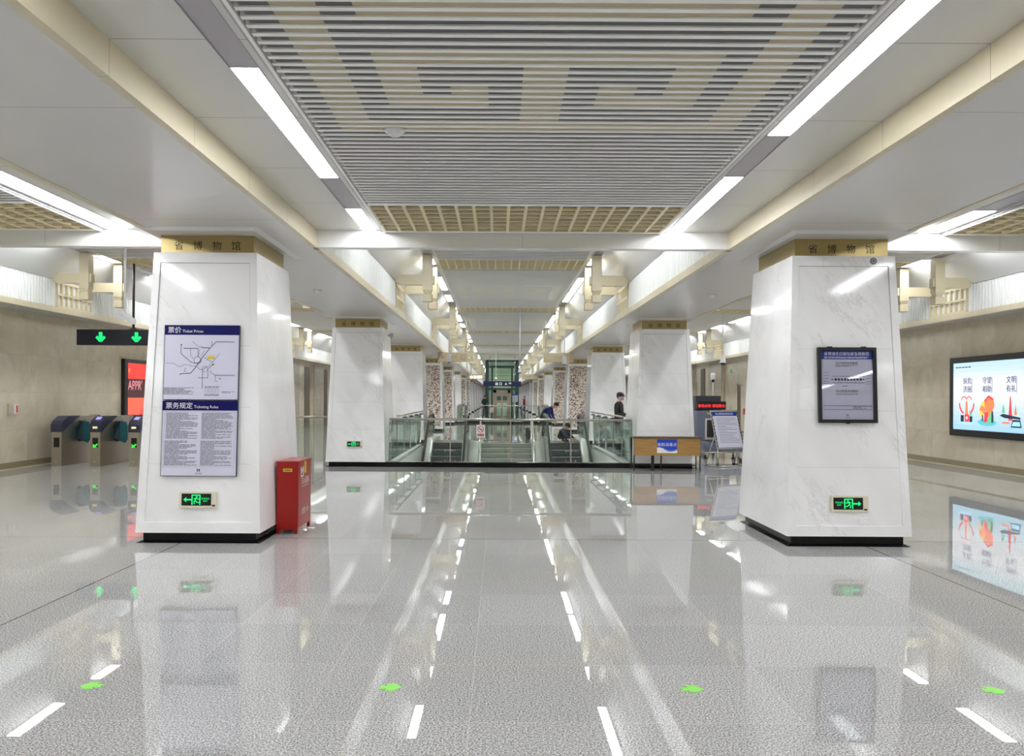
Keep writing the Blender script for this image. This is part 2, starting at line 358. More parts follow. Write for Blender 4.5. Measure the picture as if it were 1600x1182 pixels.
# ------------------------------------------------------------------ walls
BASE = mat('base_stone', (150, 138, 108), 0.2); LINE = mat('base_line', (206, 196, 160), 0.3)
RX = 10.40; recess = [(34.3 + 5.5*k, 37.2 + 5.5*k) for k in range(17)]
for s, nm in ((-1, 'left'), (1, 'right')):
    mb = MB(); y = YB
    for a, b in recess:
        if y < 30: mb.box(s*RX, s*(RX+.8), y, a, 0, 3.4, WALL)
        else: mb.box(s*(RX-.02), s*(RX+.8), y+.15, a-.15, 0, 3.4, SHELL); mb.box(s*(RX+.03), s*(RX+.8), y, y+.15, 0, 3.4, WALL); mb.box(s*(RX+.03), s*(RX+.8), a-.15, a, 0, 3.4, WALL)
        mb.box(s*(RX+.12), s*(RX+.8), a, b, 0, 3.4, WALL); y = b
    mb.box(s*RX, s*(RX+.8), y, YE, 0, 3.4, WALL)
    struct(mb, 'wall_' + nm)
    mb = MB().box(s*(RX-.02), s*RX, YB, 34.3, .015, .14, BASE); mb.box(s*(RX-.025), s*RX, YB, 34.3, 0, .015, LINE)
    struct(mb, 'baseboard_' + nm)
struct(MB().box(-FX, FX, YB-.2, YB, 0, 4.8, WALL), 'wall_back')
struct(MB().box(-FX, FX, YE, YE+.2, 0, 4.8, WALL), 'wall_far')

# ------------------------------------------------------------------ ceilings
ZL, ZH = 3.50, 4.54
def fret(ax, r):   # True where the gap strip is beige; r = row from the far edge of the pattern (0..31)
    if r < 0 or r > 31: return False
    if r > 15: r = 31 - r
    if r in (0, 1): return ax < 1.41
    if 1.18 <= ax < 1.41: return True
    if r in (12, 13): return ax < 1.0
    if r in (14, 15): return False
    if ax < .134: return True
    if r in (5, 6): return .345 <= ax < 1.0
    if r in (7, 8): return .76 <= ax < 1.0 or .345 <= ax < .58
    if r in (9, 10, 11): return .76 <= ax < 1.0
    return False
BR = [0, .134, .345, .58, .76, 1.0, 1.18, 1.41, 1.60]
PITCH = .0931
def slat_mesh(hw, length, pat=True, name='slatted_panel', dp=.008):
    # local y runs from 0 (far edge, at the grid) towards the camera (-y); z = 0 is the underside of the slats
    k = hw/1.60; mb = MB(); n = int(length/PITCH)
    for i in range(n):
        y1 = -i*PITCH; mb.box(-hw+.012, hw-.012, y1-.036, y1, 0, .03, SLAT)
        r = i - 23; segs = []
        for j in range(8):
            a, b = BR[j], BR[j+1]; segs.append((a, b, pat and fret((a+b)/2, r)))
        y0 = y1 - PITCH; ya = y1 - .036
        run = [(-b, -a, f) for a, b, f in reversed(segs)] + segs
        cur = list(run[0])
        out = []
        for a, b, f in run[1:]:
            if f == cur[2]: cur[1] = b
            else: out.append(tuple(cur)); cur = [a, b, f]
        out.append(tuple(cur))
        for a, b, f in out:
            a2, b2 = max(a*k, -hw+.04), min(b*k, hw-.04)
            mb.box(a2, b2, y0, ya, dp if f else dp+.001, .03, BACKB if f else BACKG)
    mb.box(-hw, hw, -length, 0, .052, .07, DARK)
    return mb.mesh(name)
def grid_mesh(hw, length=1.22):
    mb = MB(); n = 18; p = 2*hw/n
    for i in range(n+1): mb.box(-hw+i*p-.016, -hw+i*p+.016, 0, length, 0, .03, GRID)
    for j in range(8): y = j*length/7; mb.box(-hw, hw, y-.014, y+.014, .003, .03, GRID)
    mb.box(-hw, hw, 0, length, .04, .06, GRIDB); mb.box(-hw-.0, hw, -.05, -.0, 0, .07, SLAT); mb.box(-hw, hw, length, length+.05, 0, .07, SLAT)
    return mb.mesh('ceiling_grid')
NAVE = (0.0, 1.60); AIS = 6.81; AISW = 1.86
def inst(me, name, loc):
    o = bpy.data.objects.new(name, me); C.objects.link(o); o.location = loc; o['kind'] = 'structure'; return o
for cx, hw, nb in ((0, 1.60, 13), (-AIS, AISW, 9), (AIS, AISW, 9)):
    low = slat_mesh(hw, 7.75); gm = grid_mesh(hw); rest = MB().box(-hw, hw, -8.5, 0, 0, .05, CEIL).mesh('ceiling_plain')
    inst(low, 'ceiling_slats', (cx, 7.80, 3.47)); inst(gm, 'ceiling_grid', (cx, 7.85, 3.47))
    inst(rest, 'ceiling_plain', (cx, .05 if YB < -8 else 0, 3.48)); inst(MB().box(-hw, hw, 0, 1.2, 0, .05, CEIL).mesh('ceiling_plain'), 'ceiling_plain', (cx, YB, 3.48))
    high = slat_mesh(hw, 7.68, dp=.004)
    for k in range(nb):
        y = 16.8 + 9*k
        inst(high, 'ceiling_slats', (cx, y-.05, ZH-.04)); inst(gm, 'ceiling_grid', (cx, y, ZH-.04))
    if nb < 13: inst(MB().box(-hw, hw, 16.8+9*nb-7.7, YE, 0, .05, CEIL).mesh('ceiling_plain'), 'ceiling_plain', (cx, 0, ZH-.04))
# trims beside the slats, flat coffer panels, lamp channels
for cx, hw, xi, xo, o in ((0, 1.60, 1.70, 1.88, 2.41), (AIS, AISW, 1.95, 2.20, 2.79), (-AIS, AISW, 1.95, 2.20, 2.79)):
    for s in (-1, 1):
        for z, ya, yb in ((ZL, YB, YBM), (ZH, YH, YE)):
            mb = MB().box(cx+s*hw, cx+s*(hw+.022), ya, yb, z-.035, z+.05, DARK if False else SLAT); mb.box(cx+s*(hw+.022), cx+s*(hw+.045), ya, yb, z-.02, z+.05, COVER)
            mb.box(cx+s*(hw+.045), cx+s*xi, ya, yb, z, z+.05, CEIL); mb.box(cx+s*(xi), cx+s*(xi+.004), ya, yb, z-.004, z, COVER); mb.box(cx+s*(xo-.004), cx+s*xo, ya, yb, z-.004, z, COVER)
            mb.box(cx+s*xi, cx+s*xo, ya, yb, z+.004, z+.05, COVER)
            if z == ZL: mb.box(cx+s*xo, cx+s*o, ya, yb, z, z+.05, CEIL)
            else:
                x0, x1 = cx+s*xo, cx+s*(o+.05)
                mb.prism([(x0, ya, z), (cx+s*(xo+.03), ya, z), (x1, ya, 3.99), (x1, ya, 4.04), (x0, ya, z+.05)], (0, yb-ya, 0), WHITEP)
            struct(mb, 'ceiling_coffer')
struct(MB().box(-FX, FX, YB, YE, 4.72, 4.8, DARK), 'ceiling')
# longitudinal soffits over the pillar rows and along the walls
FINP = .1
def fascia_x():
    return [(-2.41, 1), (2.41, -1), (-4.02, -1), (4.02, 1), (-9.60, 1), (9.60, -1)]   # x, direction the face looks
mb = MB()
for s in (-1, 1):
    mb.box(s*2.47, s*3.96, YB, YE, 3.30, 3.36, SOFF); mb.box(s*9.66, s*(RX+.7), YB, YE, 3.34, 3.40, SOFF)
struct(mb, 'ceiling_soffit')
n = 1
for x, d in fascia_x():
    mb = MB(); mb.box(x, x-d*.065, YB, YBM, 3.294, ZL, BEIGE); mb.box(x, x-d*.065, YH, YE, 3.294, 3.405, BEIGE); struct(mb, 'trim_%d' % n); n += 1
    mb = MB().box(x-d*.075, x-d*.10, YH, YE, 3.40, 4.05, FIN); struct(mb, 'trim_%d' % n); n += 1
def fins(length):
    mb = MB(); k = int(length/FINP)
    for i in range(k): mb.box(0, .03, i*FINP, i*FINP+.032, 0, .575, FIN)
    return mb.mesh('fins')
f_first, f_bay = fins(7.2), fins(7.6)
for x, d in fascia_x():
    nb = 12 if abs(x) < 3 else 7
    for k in range(nb+1):
        me, y = (f_first, YH) if k == 0 else (f_bay, 18.0 + 9*(k-1))
        o = inst(me, 'trim_fins', (x-d*.075 if d > 0 else x-d*.075, y, 3.40)); 
        if d < 0: o.scale = (-1, 1, 1)
# transverse beam at the pillar line
mb = MB()
for a, b in ((-2.41, 2.41), (4.02, 9.60), (-9.60, -4.02)):
    mb.box(a, b, YBM, YH, 3.30, 4.72, WHITEP)
for a in (-1.62, .0, 1.62, -5.6, 5.6, -7.9, 7.9): mb.box(a-.002, a+.002, YBM-.001, YBM, 3.30, 3.52, JOINT)
struct(mb, 'trim_beam'); 
mb = MB()
for a, b in ((-4.02, -2.41), (2.41, 4.02), (-FX, -9.6), (9.6, FX)): mb.box(a, b, YBM, YH, 3.36, 4.72, WHITEP)
struct(mb, 'trim_beam_infill')

# ------------------------------------------------------------------ lattice panels and brackets
def lattice_mesh():
    mb = MB(); L, H, n = 1.4, .575, 7; p = L/n
    mb.box(-.03, -.02, 0, L, 0, H, BEIGE2)
    for i in range(n+1): mb.box(-.02, .05, i*p-.022 if i else 0, i*p+.022 if i < n else L, 0, H, BEIGE2)
    for z0, z1 in ((0, .06), (.265, .31), (.52, H)): mb.box(-.02, .046, 0, L, z0, z1, BEIGE2)
    return mb.mesh('lattice_panel')
LM = lattice_mesh()
def where(x, d):
    s = -1 if x < 0 else 1
    if abs(x) < 3: return 'over the nave, %s' % SIDE[s]
    return ('behind the pillars, %s' if abs(x) < 5 else 'by the outer wall, %s') % SIDE[s]
for x, d in fascia_x():
    for k in range(0, 6 if abs(x) < 3 else 3):
        o = bpy.data.objects.new('lattice_panel', LM); C.objects.link(o); o.location = (x-d*.075, 16.55+9*k, 3.402)
        if d < 0: o.scale = (-1, 1, 1)
        tag(o, 'beige lattice panel between white fins %s, %s from the beam' % (where(x, d), ORD[k]), 'lattice panel', 'lattice panels between the ceiling fins')
def bracket_proto():
    r = empty('ceiling_bracket', (0,0,0)); h = .10    # post at x=0; arm runs to +x = .68
    mb = MB().box(-h, h, -h, h, 3.80, 4.53, BEIGE2); mb.loft([Vector((a*.06, b*.06, 3.71)) for a, b in ((-1,-1),(1,-1),(1,1),(-1,1))], [Vector((a*h, b*h, 3.80)) for a, b in ((-1,-1),(1,-1),(1,1),(-1,1))], BEIGE2)
    mb.build('post', r)
    MB().bbox(-h, h, -h, h, 3.55, 3.71, BEIGE2, .008).build('block', r)
    MB().box(-h-.04, -h, -.07, .07, 3.92, 4.10, BEIGE2).build('tab', r)
    mb = MB(); mb.prism([(h, -.07, 3.90), (.60, -.07, 3.90), (.70, -.07, 3.99), (.70, -.07, 4.11), (h, -.07, 4.11)], (0, .14, 0), BEIGE2); mb.build('arm', r)
    return r
BRK = bracket_proto(); BRKM = None
first = True
def flip_tree(o):
    o.rotation_euler = (0, 0, PI)
for x, d in fascia_x():
    for k in range(0, 8 if abs(x) < 3 else 4):
        for j, y in enumerate((16.45, 17.9)):
            px = x + d*.63
            lab = 'beige bracket %s, %s of %s pair from the beam' % (where(x, d), ('nearer', 'farther')[j], ORD[k])
            o = BRK if first else copy_tree(BRK)
            first = False; o.location = (px, y + 9*k, 0)
            o.rotation_euler = (0, 0, PI if d > 0 else 0)
            tag(o, lab, 'ceiling bracket', 'timber-style brackets under the raised ceiling')

# ------------------------------------------------------------------ lamps
def lamp_proto(wd, L):
    r = empty('ceiling_light', (0,0,0)); mb = MB()
    mb.box(-wd/2+.004, wd/2-.004, 0, L, -.002, .0038, LAMPF); mb.build('frame', r)
    MB().box(-wd/2+.01, wd/2-.01, .01, L/2-.003, -.0032, -.0022, LAMPM).add([], [], LAMPM).build('diffuser', r)
    MB().box(-wd/2+.01, wd/2-.01, L/2+.003, L-.01, -.0032, -.0022, LAMPM).build('diffuser', r)
    return r
LN = lamp_proto(.18, 2.33); LA = lamp_proto(.25, 2.33); LN2 = lamp_proto(.18, 1.5); LA2 = lamp_proto(.25, 1.5); LA4 = lamp_proto(.25, 1.07); LN3 = lamp_proto(.18, .9); LA3 = lamp_proto(.25, .9); TRI = {0: (LN, LA), 1: (LN2, LA2), 2: (LN3, LA3)}; used = set()
def lamp(pr, x, y, z, lab):
    o = pr if pr.name not in used else copy_tree(pr)
    used.add(pr.name); o.location = (x, y, z); tag(o, lab, 'ceiling light', 'linear ceiling lights'); return o
for s, ysl in ((-1, (4.63, 8.10-1.30, 1.18, -2.3, -5.8)), (1, (6.86, 3.45, 0.0, -3.4, -6.8))):
    if s < 0: ysl = (6.82+1.28-1.27, 4.63-.0) and (4.63, 1.18, -2.3, -5.8)
    for i, y in enumerate(ysl): lamp(LN, s*1.79, y, ZL, 'white light strip in the low central ceiling, %s, %s from the beam' % (SIDE[s], ORD[i+(s < 0)]))
sh = lamp_proto(.18, 1.03); sh.location = (-1.79, 8.10, ZL); tag(sh, 'short white light strip in the low ceiling touching the beam, turnstile side', 'ceiling light', 'linear ceiling lights')
for s in (-1, 1):
    for line, (x, pr) in enumerate(((s*1.79, LN), (s*4.735, LA), (s*8.885, LA))):
        nm = ('over the nave', 'behind the pillars', 'by the outer wall')[line]
        for k in range(13 if line == 0 else 7):
            for j, y in enumerate((1.5, 4.9, 7.72)):
                yy = 9.0 + 9*k + y
                if yy + 2.4 < YE: lamp(TRI[j][1 if line else 0] if not (line == 0 and s > 0 and j == 1) else LN, x, yy - (.85 if line == 0 and s > 0 and j == 1 else 0), ZH, 'raised ceiling light strip %s, %s, %s bay, %s' % (nm, SIDE[s], ORD[k], ('longest', 'middle one', 'short one')[j]))
        if line:
            lows = ((LA, 6.8), (LA, 3.3), (LA, -.2), (LA, -3.7), (LA, -7.2)) if line == 2 else (((LA, 6.8), (LA2, 5.26), (LA, -2.2), (LA, -5.7)) if s < 0 else ((LA4, 8.05), (LA2, 5.2), (LA, -2.2), (LA, -5.7)))
            for i, (pr2, y) in enumerate(lows): lamp(pr2, x, y, ZL, 'low ceiling light strip %s, %s, %s from the beam' % (nm, SIDE[s], ORD[i]))

# ------------------------------------------------------------------ pillars
HB, HT, ZB0, ZT0 = (.655, .82), (.55, .645), .107, 3.084
def pillar(cx, cy, mosaic, s, k):
    lab = '%s pillar, %s one from the front in the %s row' % ('mosaic-faced' if mosaic else 'white marble', ORD[k], SIDE[s])
    if k == 0: lab = 'big tapered white marble pillar nearest on the %s with %s' % (SIDE[s], 'two ticket posters' if s < 0 else 'a black-framed evacuation poster')
    if k == 1: lab = 'tapered white marble pillar beside the front railing on the %s' % SIDE[s]
    r = empty('pillar', (cx, cy, 0), lab, 'pillar', 'tapered pillars in two rows')
    q = ((-1,-1),(1,-1),(1,1),(-1,1)); e = .012
    mb = MB(); mb.loft([Vector((a*(HB[0]), b*(HB[1]-e), ZB0)) for a, b in q], [Vector((a*HT[0], b*(HT[1]-e), ZT0)) for a, b in q], MARBLE)
    L = ZT0-ZB0; bw = .085
    for b in (-1, 1):
        fr = F((0, b*HB[1], ZB0), (-b, 0, 0), (0, -b*(HB[1]-HT[1]), L))
        def pt(t, v, d=0): return fr.p(t*(HB[0] + (HT[0]-HB[0])*v/fr_len), v, d)
        fr_len = math.hypot(L, HB[1]-HT[1]); it, ib = 1-bw/HT[0], 1-bw/HB[0]
        def strip(pts):
            lo = [fr.p(u*(HB[0]+(HT[0]-HB[0])*v/fr_len), v, -.0145) for u, v in pts]; hi = [fr.p(u*(HB[0]+(HT[0]-HB[0])*v/fr_len), v, 0) for u, v in pts]
            mb.loft(lo, hi, MARBLE)
        v0, v1 = .11, fr_len-.11; k2 = .865
        strip([(-1, 0), (1, 0), (k2, v0), (-k2, v0)]); strip([(-k2, v1), (k2, v1), (1, fr_len), (-1, fr_len)])
        strip([(-1, 0), (-k2, v0), (-k2, v1), (-1, fr_len)]); strip([(1, 0), (1, fr_len), (k2, v1), (k2, v0)])
    body = mb.build('shaft', r)
    for b in (-1, 1):   # joint lines / inlay on front and back
        fr = F((0, b*(HB[1]-e), ZB0), (-b, 0, 0), (0, -b*(HB[1]-HT[1]), L)); g = MB()
        if mosaic: g.gpoly(fr, [(-.865*HB[0], .11), (.865*HB[0], .11), (.865*HT[0], fr_len-.11), (-.865*HT[0], fr_len-.11)], .001, MOSAIC)
        for v in (.72, 1.32, 1.98):
            hw = .86*(HB[0]+(HT[0]-HB[0])*v/fr_len)
            if not mosaic: g.rect(fr, -hw, hw, v, v+.002, .0006, JOINT)
        for t in (-1, 1):
            g.gpoly(fr, [(t*.868*HB[0]-.004, .11), (t*.868*HB[0]+.004, .11), (t*.868*HT[0]+.004, fr_len-.11), (t*.868*HT[0]-.004, fr_len-.11)][::1], .0012, mat('groove', (150, 150, 148), .6))
        hw = .868*HT[0]; g.rect(fr, -hw, hw, fr_len-.115, fr_len-.109, .0012, MATS['groove'])
        g.build('inlay', r)
        if k > 4: break
    # plinth with a small flare
    mb = MB(); a0, a1 = (HB[0]-.005, HB[1]-.005), (HB[0]-.06, HB[1]-.06)
    mb.loft([Vector((a*a0[0], b*a0[1], 0)) for a, b in q], [Vector((a*a1[0], b*a1[1], .022)) for a, b in q], BLACK)
    mb.loft([Vector((a*a1[0], b*a1[1], .022)) for a, b in q], [Vector((a*a1[0], b*a1[1], ZB0)) for a, b in q], BLACK); mb.build('plinth', r)
    mb = MB().box(-.5, .5, -.585, .585, ZT0, 3.276, GOLD); gb = mb.build('gold_band', r)
    if k < 5:
        t = MB()
        for O, U in (((0, -.585, 3.13), (1,0,0)), ((-s*.5, 0, 3.13), (0, s, 0))):
            fr = F(O, U, (0,0,1))
            for i, ch in enumerate('省博物馆'): t.text(fr, ch, (i-1.5)*.205, 0, .105, .002, GOLDT)
        tag(t.build('lettering', gb), 'dark seal characters')
    mb = MB(); mb.loft([Vector((a*.58, b*.84, 3.276)) for a, b in q], [Vector((a*.64, b*.93, 3.299)) for a, b in q], SOFF); mb.build('cap', r)
    return r
for s in (-1, 1):
    for k in range(14): pillar(s*3.42, 9.01 + 9*k - (0 if k else 0), k in (3, 4, 6, 7), s, k)

# ------------------------------------------------------------------ things on the first pillars
def face(s):   # leaning front face of the first pillar
    L = ZT0-ZB0; return F((s*3.42, 9.01-HB[1], ZB0), (1,0,0), (0, HB[1]-HT[1], L))
FL, FR = face(-1), face(1)
def vz(z): return (z-ZB0)/.99827
METROM = [(-.5, -.35), (-.5, .5), (-.32, .5), (0, .12), (.32, .5), (.5, .5), (.5, -.35), (.32, -.35), (.32, .2), (0, -.15), (-.32, .2), (-.32, -.35)]
def metro_logo(mb, fr, u, v, sz, d, m):
    mb.gpoly(fr, [(u-.5*sz, v-.4*sz), (u-.3*sz, v-.4*sz), (u-.3*sz, v+.5*sz), (u-.5*sz, v+.5*sz)], d, m)
    mb.gpoly(fr, [(u+.3*sz, v-.4*sz), (u+.5*sz, v-.4*sz), (u+.5*sz, v+.5*sz), (u+.3*sz, v+.5*sz)], d, m)
    mb.gpoly(fr, [(u-.3*sz, v+.5*sz), (u-.3*sz, v+.2*sz), (u, v-.15*sz), (u, v+.12*sz)], d, m); mb.gpoly(fr, [(u+.3*sz, v+.5*sz), (u, v+.12*sz), (u, v-.15*sz), (u+.3*sz, v+.2*sz)], d, m)
    mb.rect(fr, u-.3*sz, u+.3*sz, v-.4*sz, v-.28*sz, d, m)
def board(z0, z1, head, lat, name, label):
    o = empty(name, FL.p(0, vz(z0), 0), label, 'poster'); off = o.location.copy()
    fr = F((0,0,0), FL.U, FL.V); H = vz(z1)-vz(z0); hw = .40; D = .024
    MB().slab(fr, -hw, hw, 0, H-.004, .0, D, mat('board_edge', (70, 74, 92), .4)).build('frame', o)
    MB().slab(fr, -hw+.008, hw-.008, .006, H-.008, D, D+.002, PAPER).build('sheet', o)
    h = MB().slab(fr, -hw+.004, hw-.004, H-.108, H-.004, D+.0021, D+.004, NAVY).build('header', o)
    t = MB(); t.text(fr, head, -hw+.04, H-.083, .072, D+.005, WHITE, 'l'); vs, _ = glyphs(head); wd = (max(p[0] for p in vs)-min(p[0] for p in vs))*.072
    t.text(fr, lat, -hw+.055+wd, H-.083, .042, D+.005, WHITE, 'l'); t.build('title', h)
    return o, fr, H, D+.0035
o, fr, H, d = board(1.502, 2.30, '票价', 'Ticket Prices', 'ticket_price_poster', 'white ticket price poster with a metro line map and navy header')
g = MB()
def mp(px, py): return (-.4 + (px-38)/1130*.8, H - (py-35)/1110*H)
def ln(pts, wd=.0035, m=INK): g.stroke(fr, [mp(*p) for p in pts], wd, d, m)
ln([(297,335),(295,460),(450,590),(520,605),(590,590)], .006); ln([(330,385),(550,385)], .007); ln([(440,390),(440,490),(480,540)]); ln([(548,385),(550,500),(600,545),(600,590)], .005)
ln([(465,285),(545,350),(590,370),(730,375)], .004); ln([(610,375),(730,378)], .007); ln([(755,275),(755,350)], .005); ln([(1090,290),(820,285),(730,375),(600,540),(530,650),(450,750),(300,760),(290,780)], .007)
ln([(60,605),(190,605),(260,655),(300,655),(350,625),(430,630),(450,650),(530,645),(590,700),(640,690)]); ln([(620,500),(690,550),(770,590)]); ln([(880,455),(790,560),(720,640),(640,690)]); ln([(780,620),(700,690)], .005)
ln([(625,690),(625,980)], .005); ln([(705,690),(705,825)], .004); ln([(560,820),(705,820)], .004); ln([(735,710),(760,750),(810,770)]); 
ln([(800+ i*17, 780 + (12 if i % 2 else -8)) for i in range(19)], .005); ln([(380,670),(345,720),(380,730)]); ln([(820,780),(820,870),(860,870)]); ln([(590,350),(610,360)]); ln([(575,380),(560,500)]); ln([(650,420),(590,500)])
g.ring(fr, *mp(545,560), .035, .039, d, INK); g.ring(fr, *mp(660,690), .026, .031, d, INK2); g.disc(fr, *mp(780,622), .009, d, INK); g.disc(fr, *mp(297,332), .008, d, INK)
u0, v0 = mp(690,540); u1, v1 = mp(795,497); g.rect(fr, u0, u1, v0, v1, d+.0005, YEL)
for a, b, c, e, sd in ((55,965,500,1060,1),(660,945,880,970,2),(920,1020,1105,1050,3),(660,1060,880,1085,4),(870,818,912,840,5)):
    u0, v1 = mp(a, b); u1, v0 = mp(c, e); g.lines(fr, u0, u1, v0, v1, .011, d, INK, sd)
for i in range(5): a = mp(665, 980+i*14); b = mp(880, 980+i*14); g.stroke(fr, [a, b], .0015, d, INK2)
for i in range(5): g.stroke(fr, [mp(665+i*54, 980), mp(665+i*54, 1036)], .0015, d, INK2)
g.build('line_map', o)
o, fr, H, d = board(.70, 1.498, '票务规定', 'Ticketing Rules', 'ticketing_rules_poster', 'white ticketing rules poster of small print below the ticket price poster')
g = MB(); g.lines(fr, -.355, -.02, .40, H-.135, .0125, d, INK, 11); g.lines(fr, -.365, -.02, .115, .37, .0125, d, INK, 12); g.lines(fr, .02, .35, .40, H-.135, .0125, d, INK, 13); g.lines(fr, .015, .345, .115, .37, .0125, d, INK, 14)
for a, b in (((-.375, .1), (-.375, H-.122)), ((.37, .1), (.37, H-.122)), ((-.375, .1), (.37, .1)), ((-.375, H-.122), (.37, H-.122))): g.stroke(fr, [a, b], .002, d, INK2)
metro_logo(g, fr, 0, .062, .032, d, NAVY); g.text(fr, '武汉地铁', 0, .022, .018, d, NAVY); g.build('small_print', o)

def exit_sign(fr, right, label, w=.39, h=.165, grp=None, parent=None):
    o = empty('exit_sign', fr.O, label, 'exit sign', grp); f0 = F((0,0,0), fr.U, fr.V)
    MB().slab(f0, -w/2, w/2, 0, h, 0, .018, CREAM).build('housing', o); s = w/.39
    k = -1 if right else 1
    x0, x1 = (-w/2+.025*s, w/2-.055*s) if True else 0
    MB().slab(f0, x0, x1, .024*s, h-.016*s, .018, .0195, BLK).build('panel', o)
    c = (x0+x1)/2; g = MB(); cy = h/2+.003*s
    def P(*pts): return [(c + k*a*s, cy + b*s) for a, b in pts]
    def gp(pts):
        pts = P(*pts); g.gpoly(f0, pts if k > 0 else pts[::-1], .021, GREEN)
    gp([(-.135,0),(-.105,-.026),(-.105,.026)]); gp([(-.107,-.007),(-.05,-.007),(-.05,.007),(-.107,.007)])
    dd = ((-.05,-.052,-.038,.052),(.032,-.052,.044,.052),(-.05,.042,.044,.052))
    for a, b, e, f in dd: gp([(a,b),(e,b),(e,f),(a,f)])
    g.disc(f0, c+k*.005*s, cy+.03*s, .009*s, .021, GREEN)
    for pts in ([(-.002,.02),(-.012,-.005)], [(-.002,.018),(-.026,.008)], [(0,.016),(.02,.004),(.024,.014)], [(-.012,-.005),(.004,-.024),(.026,-.03)], [(-.012,-.005),(-.024,-.026),(-.018,-.046)]):
        g.stroke(f0, P(*pts), .0095*s, .021, GREEN)
    g.text(f0, '安全出口', c+k*.095*s, cy+.004*s, .022*s, .021, GREEN); g.text(f0, 'EXIT', c+k*.095*s, cy-.022*s, .022*s, .021, GREEN)
    g.build('pictogram', o)
    MB().slab(f0, w/2-.045*s, w/2-.012*s, .016*s, .034*s, .018, .02, mat('dark_red', (90, 40, 30), .5)).build('test_button', o)
    return o
exit_sign(F(FL.p(0, vz(.37), .0), FL.U, FL.V), False, 'green running-man exit sign with a left-pointing arrow on the near pillar below the ticket posters', grp='low exit signs')
exit_sign(F(FR.p(0, vz(.365), .0), FR.U, FR.V), True, 'green running-man exit sign with a right-pointing arrow on the near pillar below the framed poster', grp='low exit signs')
exit_sign(F((-3.44, 18.0-.795, .42), (1,0,0), (0,.06,1)), False, 'small green exit sign low on the pillar beside the railing', .36, .15, 'low exit signs')
# framed evacuation plan
o = empty('evacuation_poster', FR.p(0, vz(1.298), 0), 'black-framed blue-headed evacuation plan poster on the near pillar', 'poster'); fr = F((0,0,0), FR.U, FR.V); H = .80; hw = .31
mb = MB()
for a in ((-hw, -hw+.035, 0, H), (hw-.035, hw, 0, H), (-hw+.035, hw-.035, 0, .035), (-hw+.035, hw-.035, H-.03, H)): mb.slab(fr, *a, 0, .035, BLK)
for u in (-.18, .18): mb.slab(fr, u-.025, u+.025, H, H+.01, .005, .03, BLK)
mb.slab(fr, -.02, .02, -.01, 0, .01, .03, BLK)
mb.build('frame', o); PL = mat('paper_lilac', (196, 196, 214), .25)
MB().slab(fr, -hw+.034, hw-.034, .034, H-.029, .008, .012, PL).build('sheet', o)
h = MB().slab(fr, -hw+.035, hw-.035, H-.125, H-.03, .0121, .014, BLUE).build('header', o)
t = MB(); t.text(fr, '省博湖北日报站紧急疏散图', 0, H-.082, .040, .016, WHITE); t.lines(fr, -.24, .24, H-.112, H-.098, .012, .016, WHITE, 4); t.build('title', h)
INK2 = INK; g = MB(); d = .014; g.text(fr, '站厅层紧急疏散图', 0, H-.178, .030, d, INK); g.text(fr, '站台层紧急疏散图', 0, H-.475, .030, d, INK)
g.lines(fr, -.12, .12, H-.2, H-.19, .009, d, INK2, 1); g.lines(fr, -.12, .12, H-.5, H-.49, .009, d, INK2, 2)
for v in (H-.305, H-.375): g.stroke(fr, [(-.16, v), (.19, v)], .004, d, INK)
for a in (-.25, .2):
    for v in (H-.27, H-.3, H-.33, H-.36, H-.385): g.stroke(fr, [(a, v), (a+.065, v)], .003, d, INK2)
for i in range(9):
    u = -.13+i*.033; g.slab(fr, u, u+.024, H-.352, H-.328, d-.001, d, INK if i % 3 else INK2)
for u, k in ((-.15, -1), (.17, 1)): g.gpoly(fr, [(u, H-.35), (u+k*.02, H-.34), (u, H-.33)][::k], d, INK)
for u in (-.06, .01, .1): g.stroke(fr, [(u, H-.375), (u-.02, H-.36)], .003, d, INK2)
g.lines(fr, -.05, .08, H-.42, H-.408, .012, d, INK, 6); g.stroke(fr, [(-.25, H-.62), (.26, H-.62)], .004, d, INK2); g.stroke(fr, [(-.25, H-.66), (.26, H-.66)], .004, d, INK2)
g.lines(fr, .06, .26, H-.655, H-.625, .01, d, INK2, 8); metro_logo(g, fr, 0, .08, .022, d, INK); g.text(fr, '武汉地铁', 0, .05, .014, d, INK); g.build('plan', o)
MB().slab(fr, -hw+.035, hw-.035, .035, H-.03, .024, .026, glass_mat('cover_glass', (250, 250, 252), 0.02, .02)).build('cover', o)
o = empty('wall_speaker', FR.p(.315, vz(3.03), 0), 'small round grey speaker grille at the top corner of the near marble pillar', 'speaker')
fr = F((0,0,0), FR.U, FR.V); mb = MB(); mb.ring(fr, 0, 0, .02, .036, .006, mat('grey_ring', (120, 122, 124), .4)); mb.disc(fr, 0, 0, .02, .004, mat('grey_core', (170, 172, 174), .4)); mb.disc(fr, 0, 0, .010, .008, BLK); mb.loft([fr.p(.037*math.cos(i*PI/10), .037*math.sin(i*PI/10), 0) for i in range(20)], [fr.p(.037*math.cos(i*PI/10), .037*math.sin(i*PI/10), .0035) for i in range(20)], MATS['grey_ring']); mb.build('grille', o)

INK2 = MATS['ink_soft']
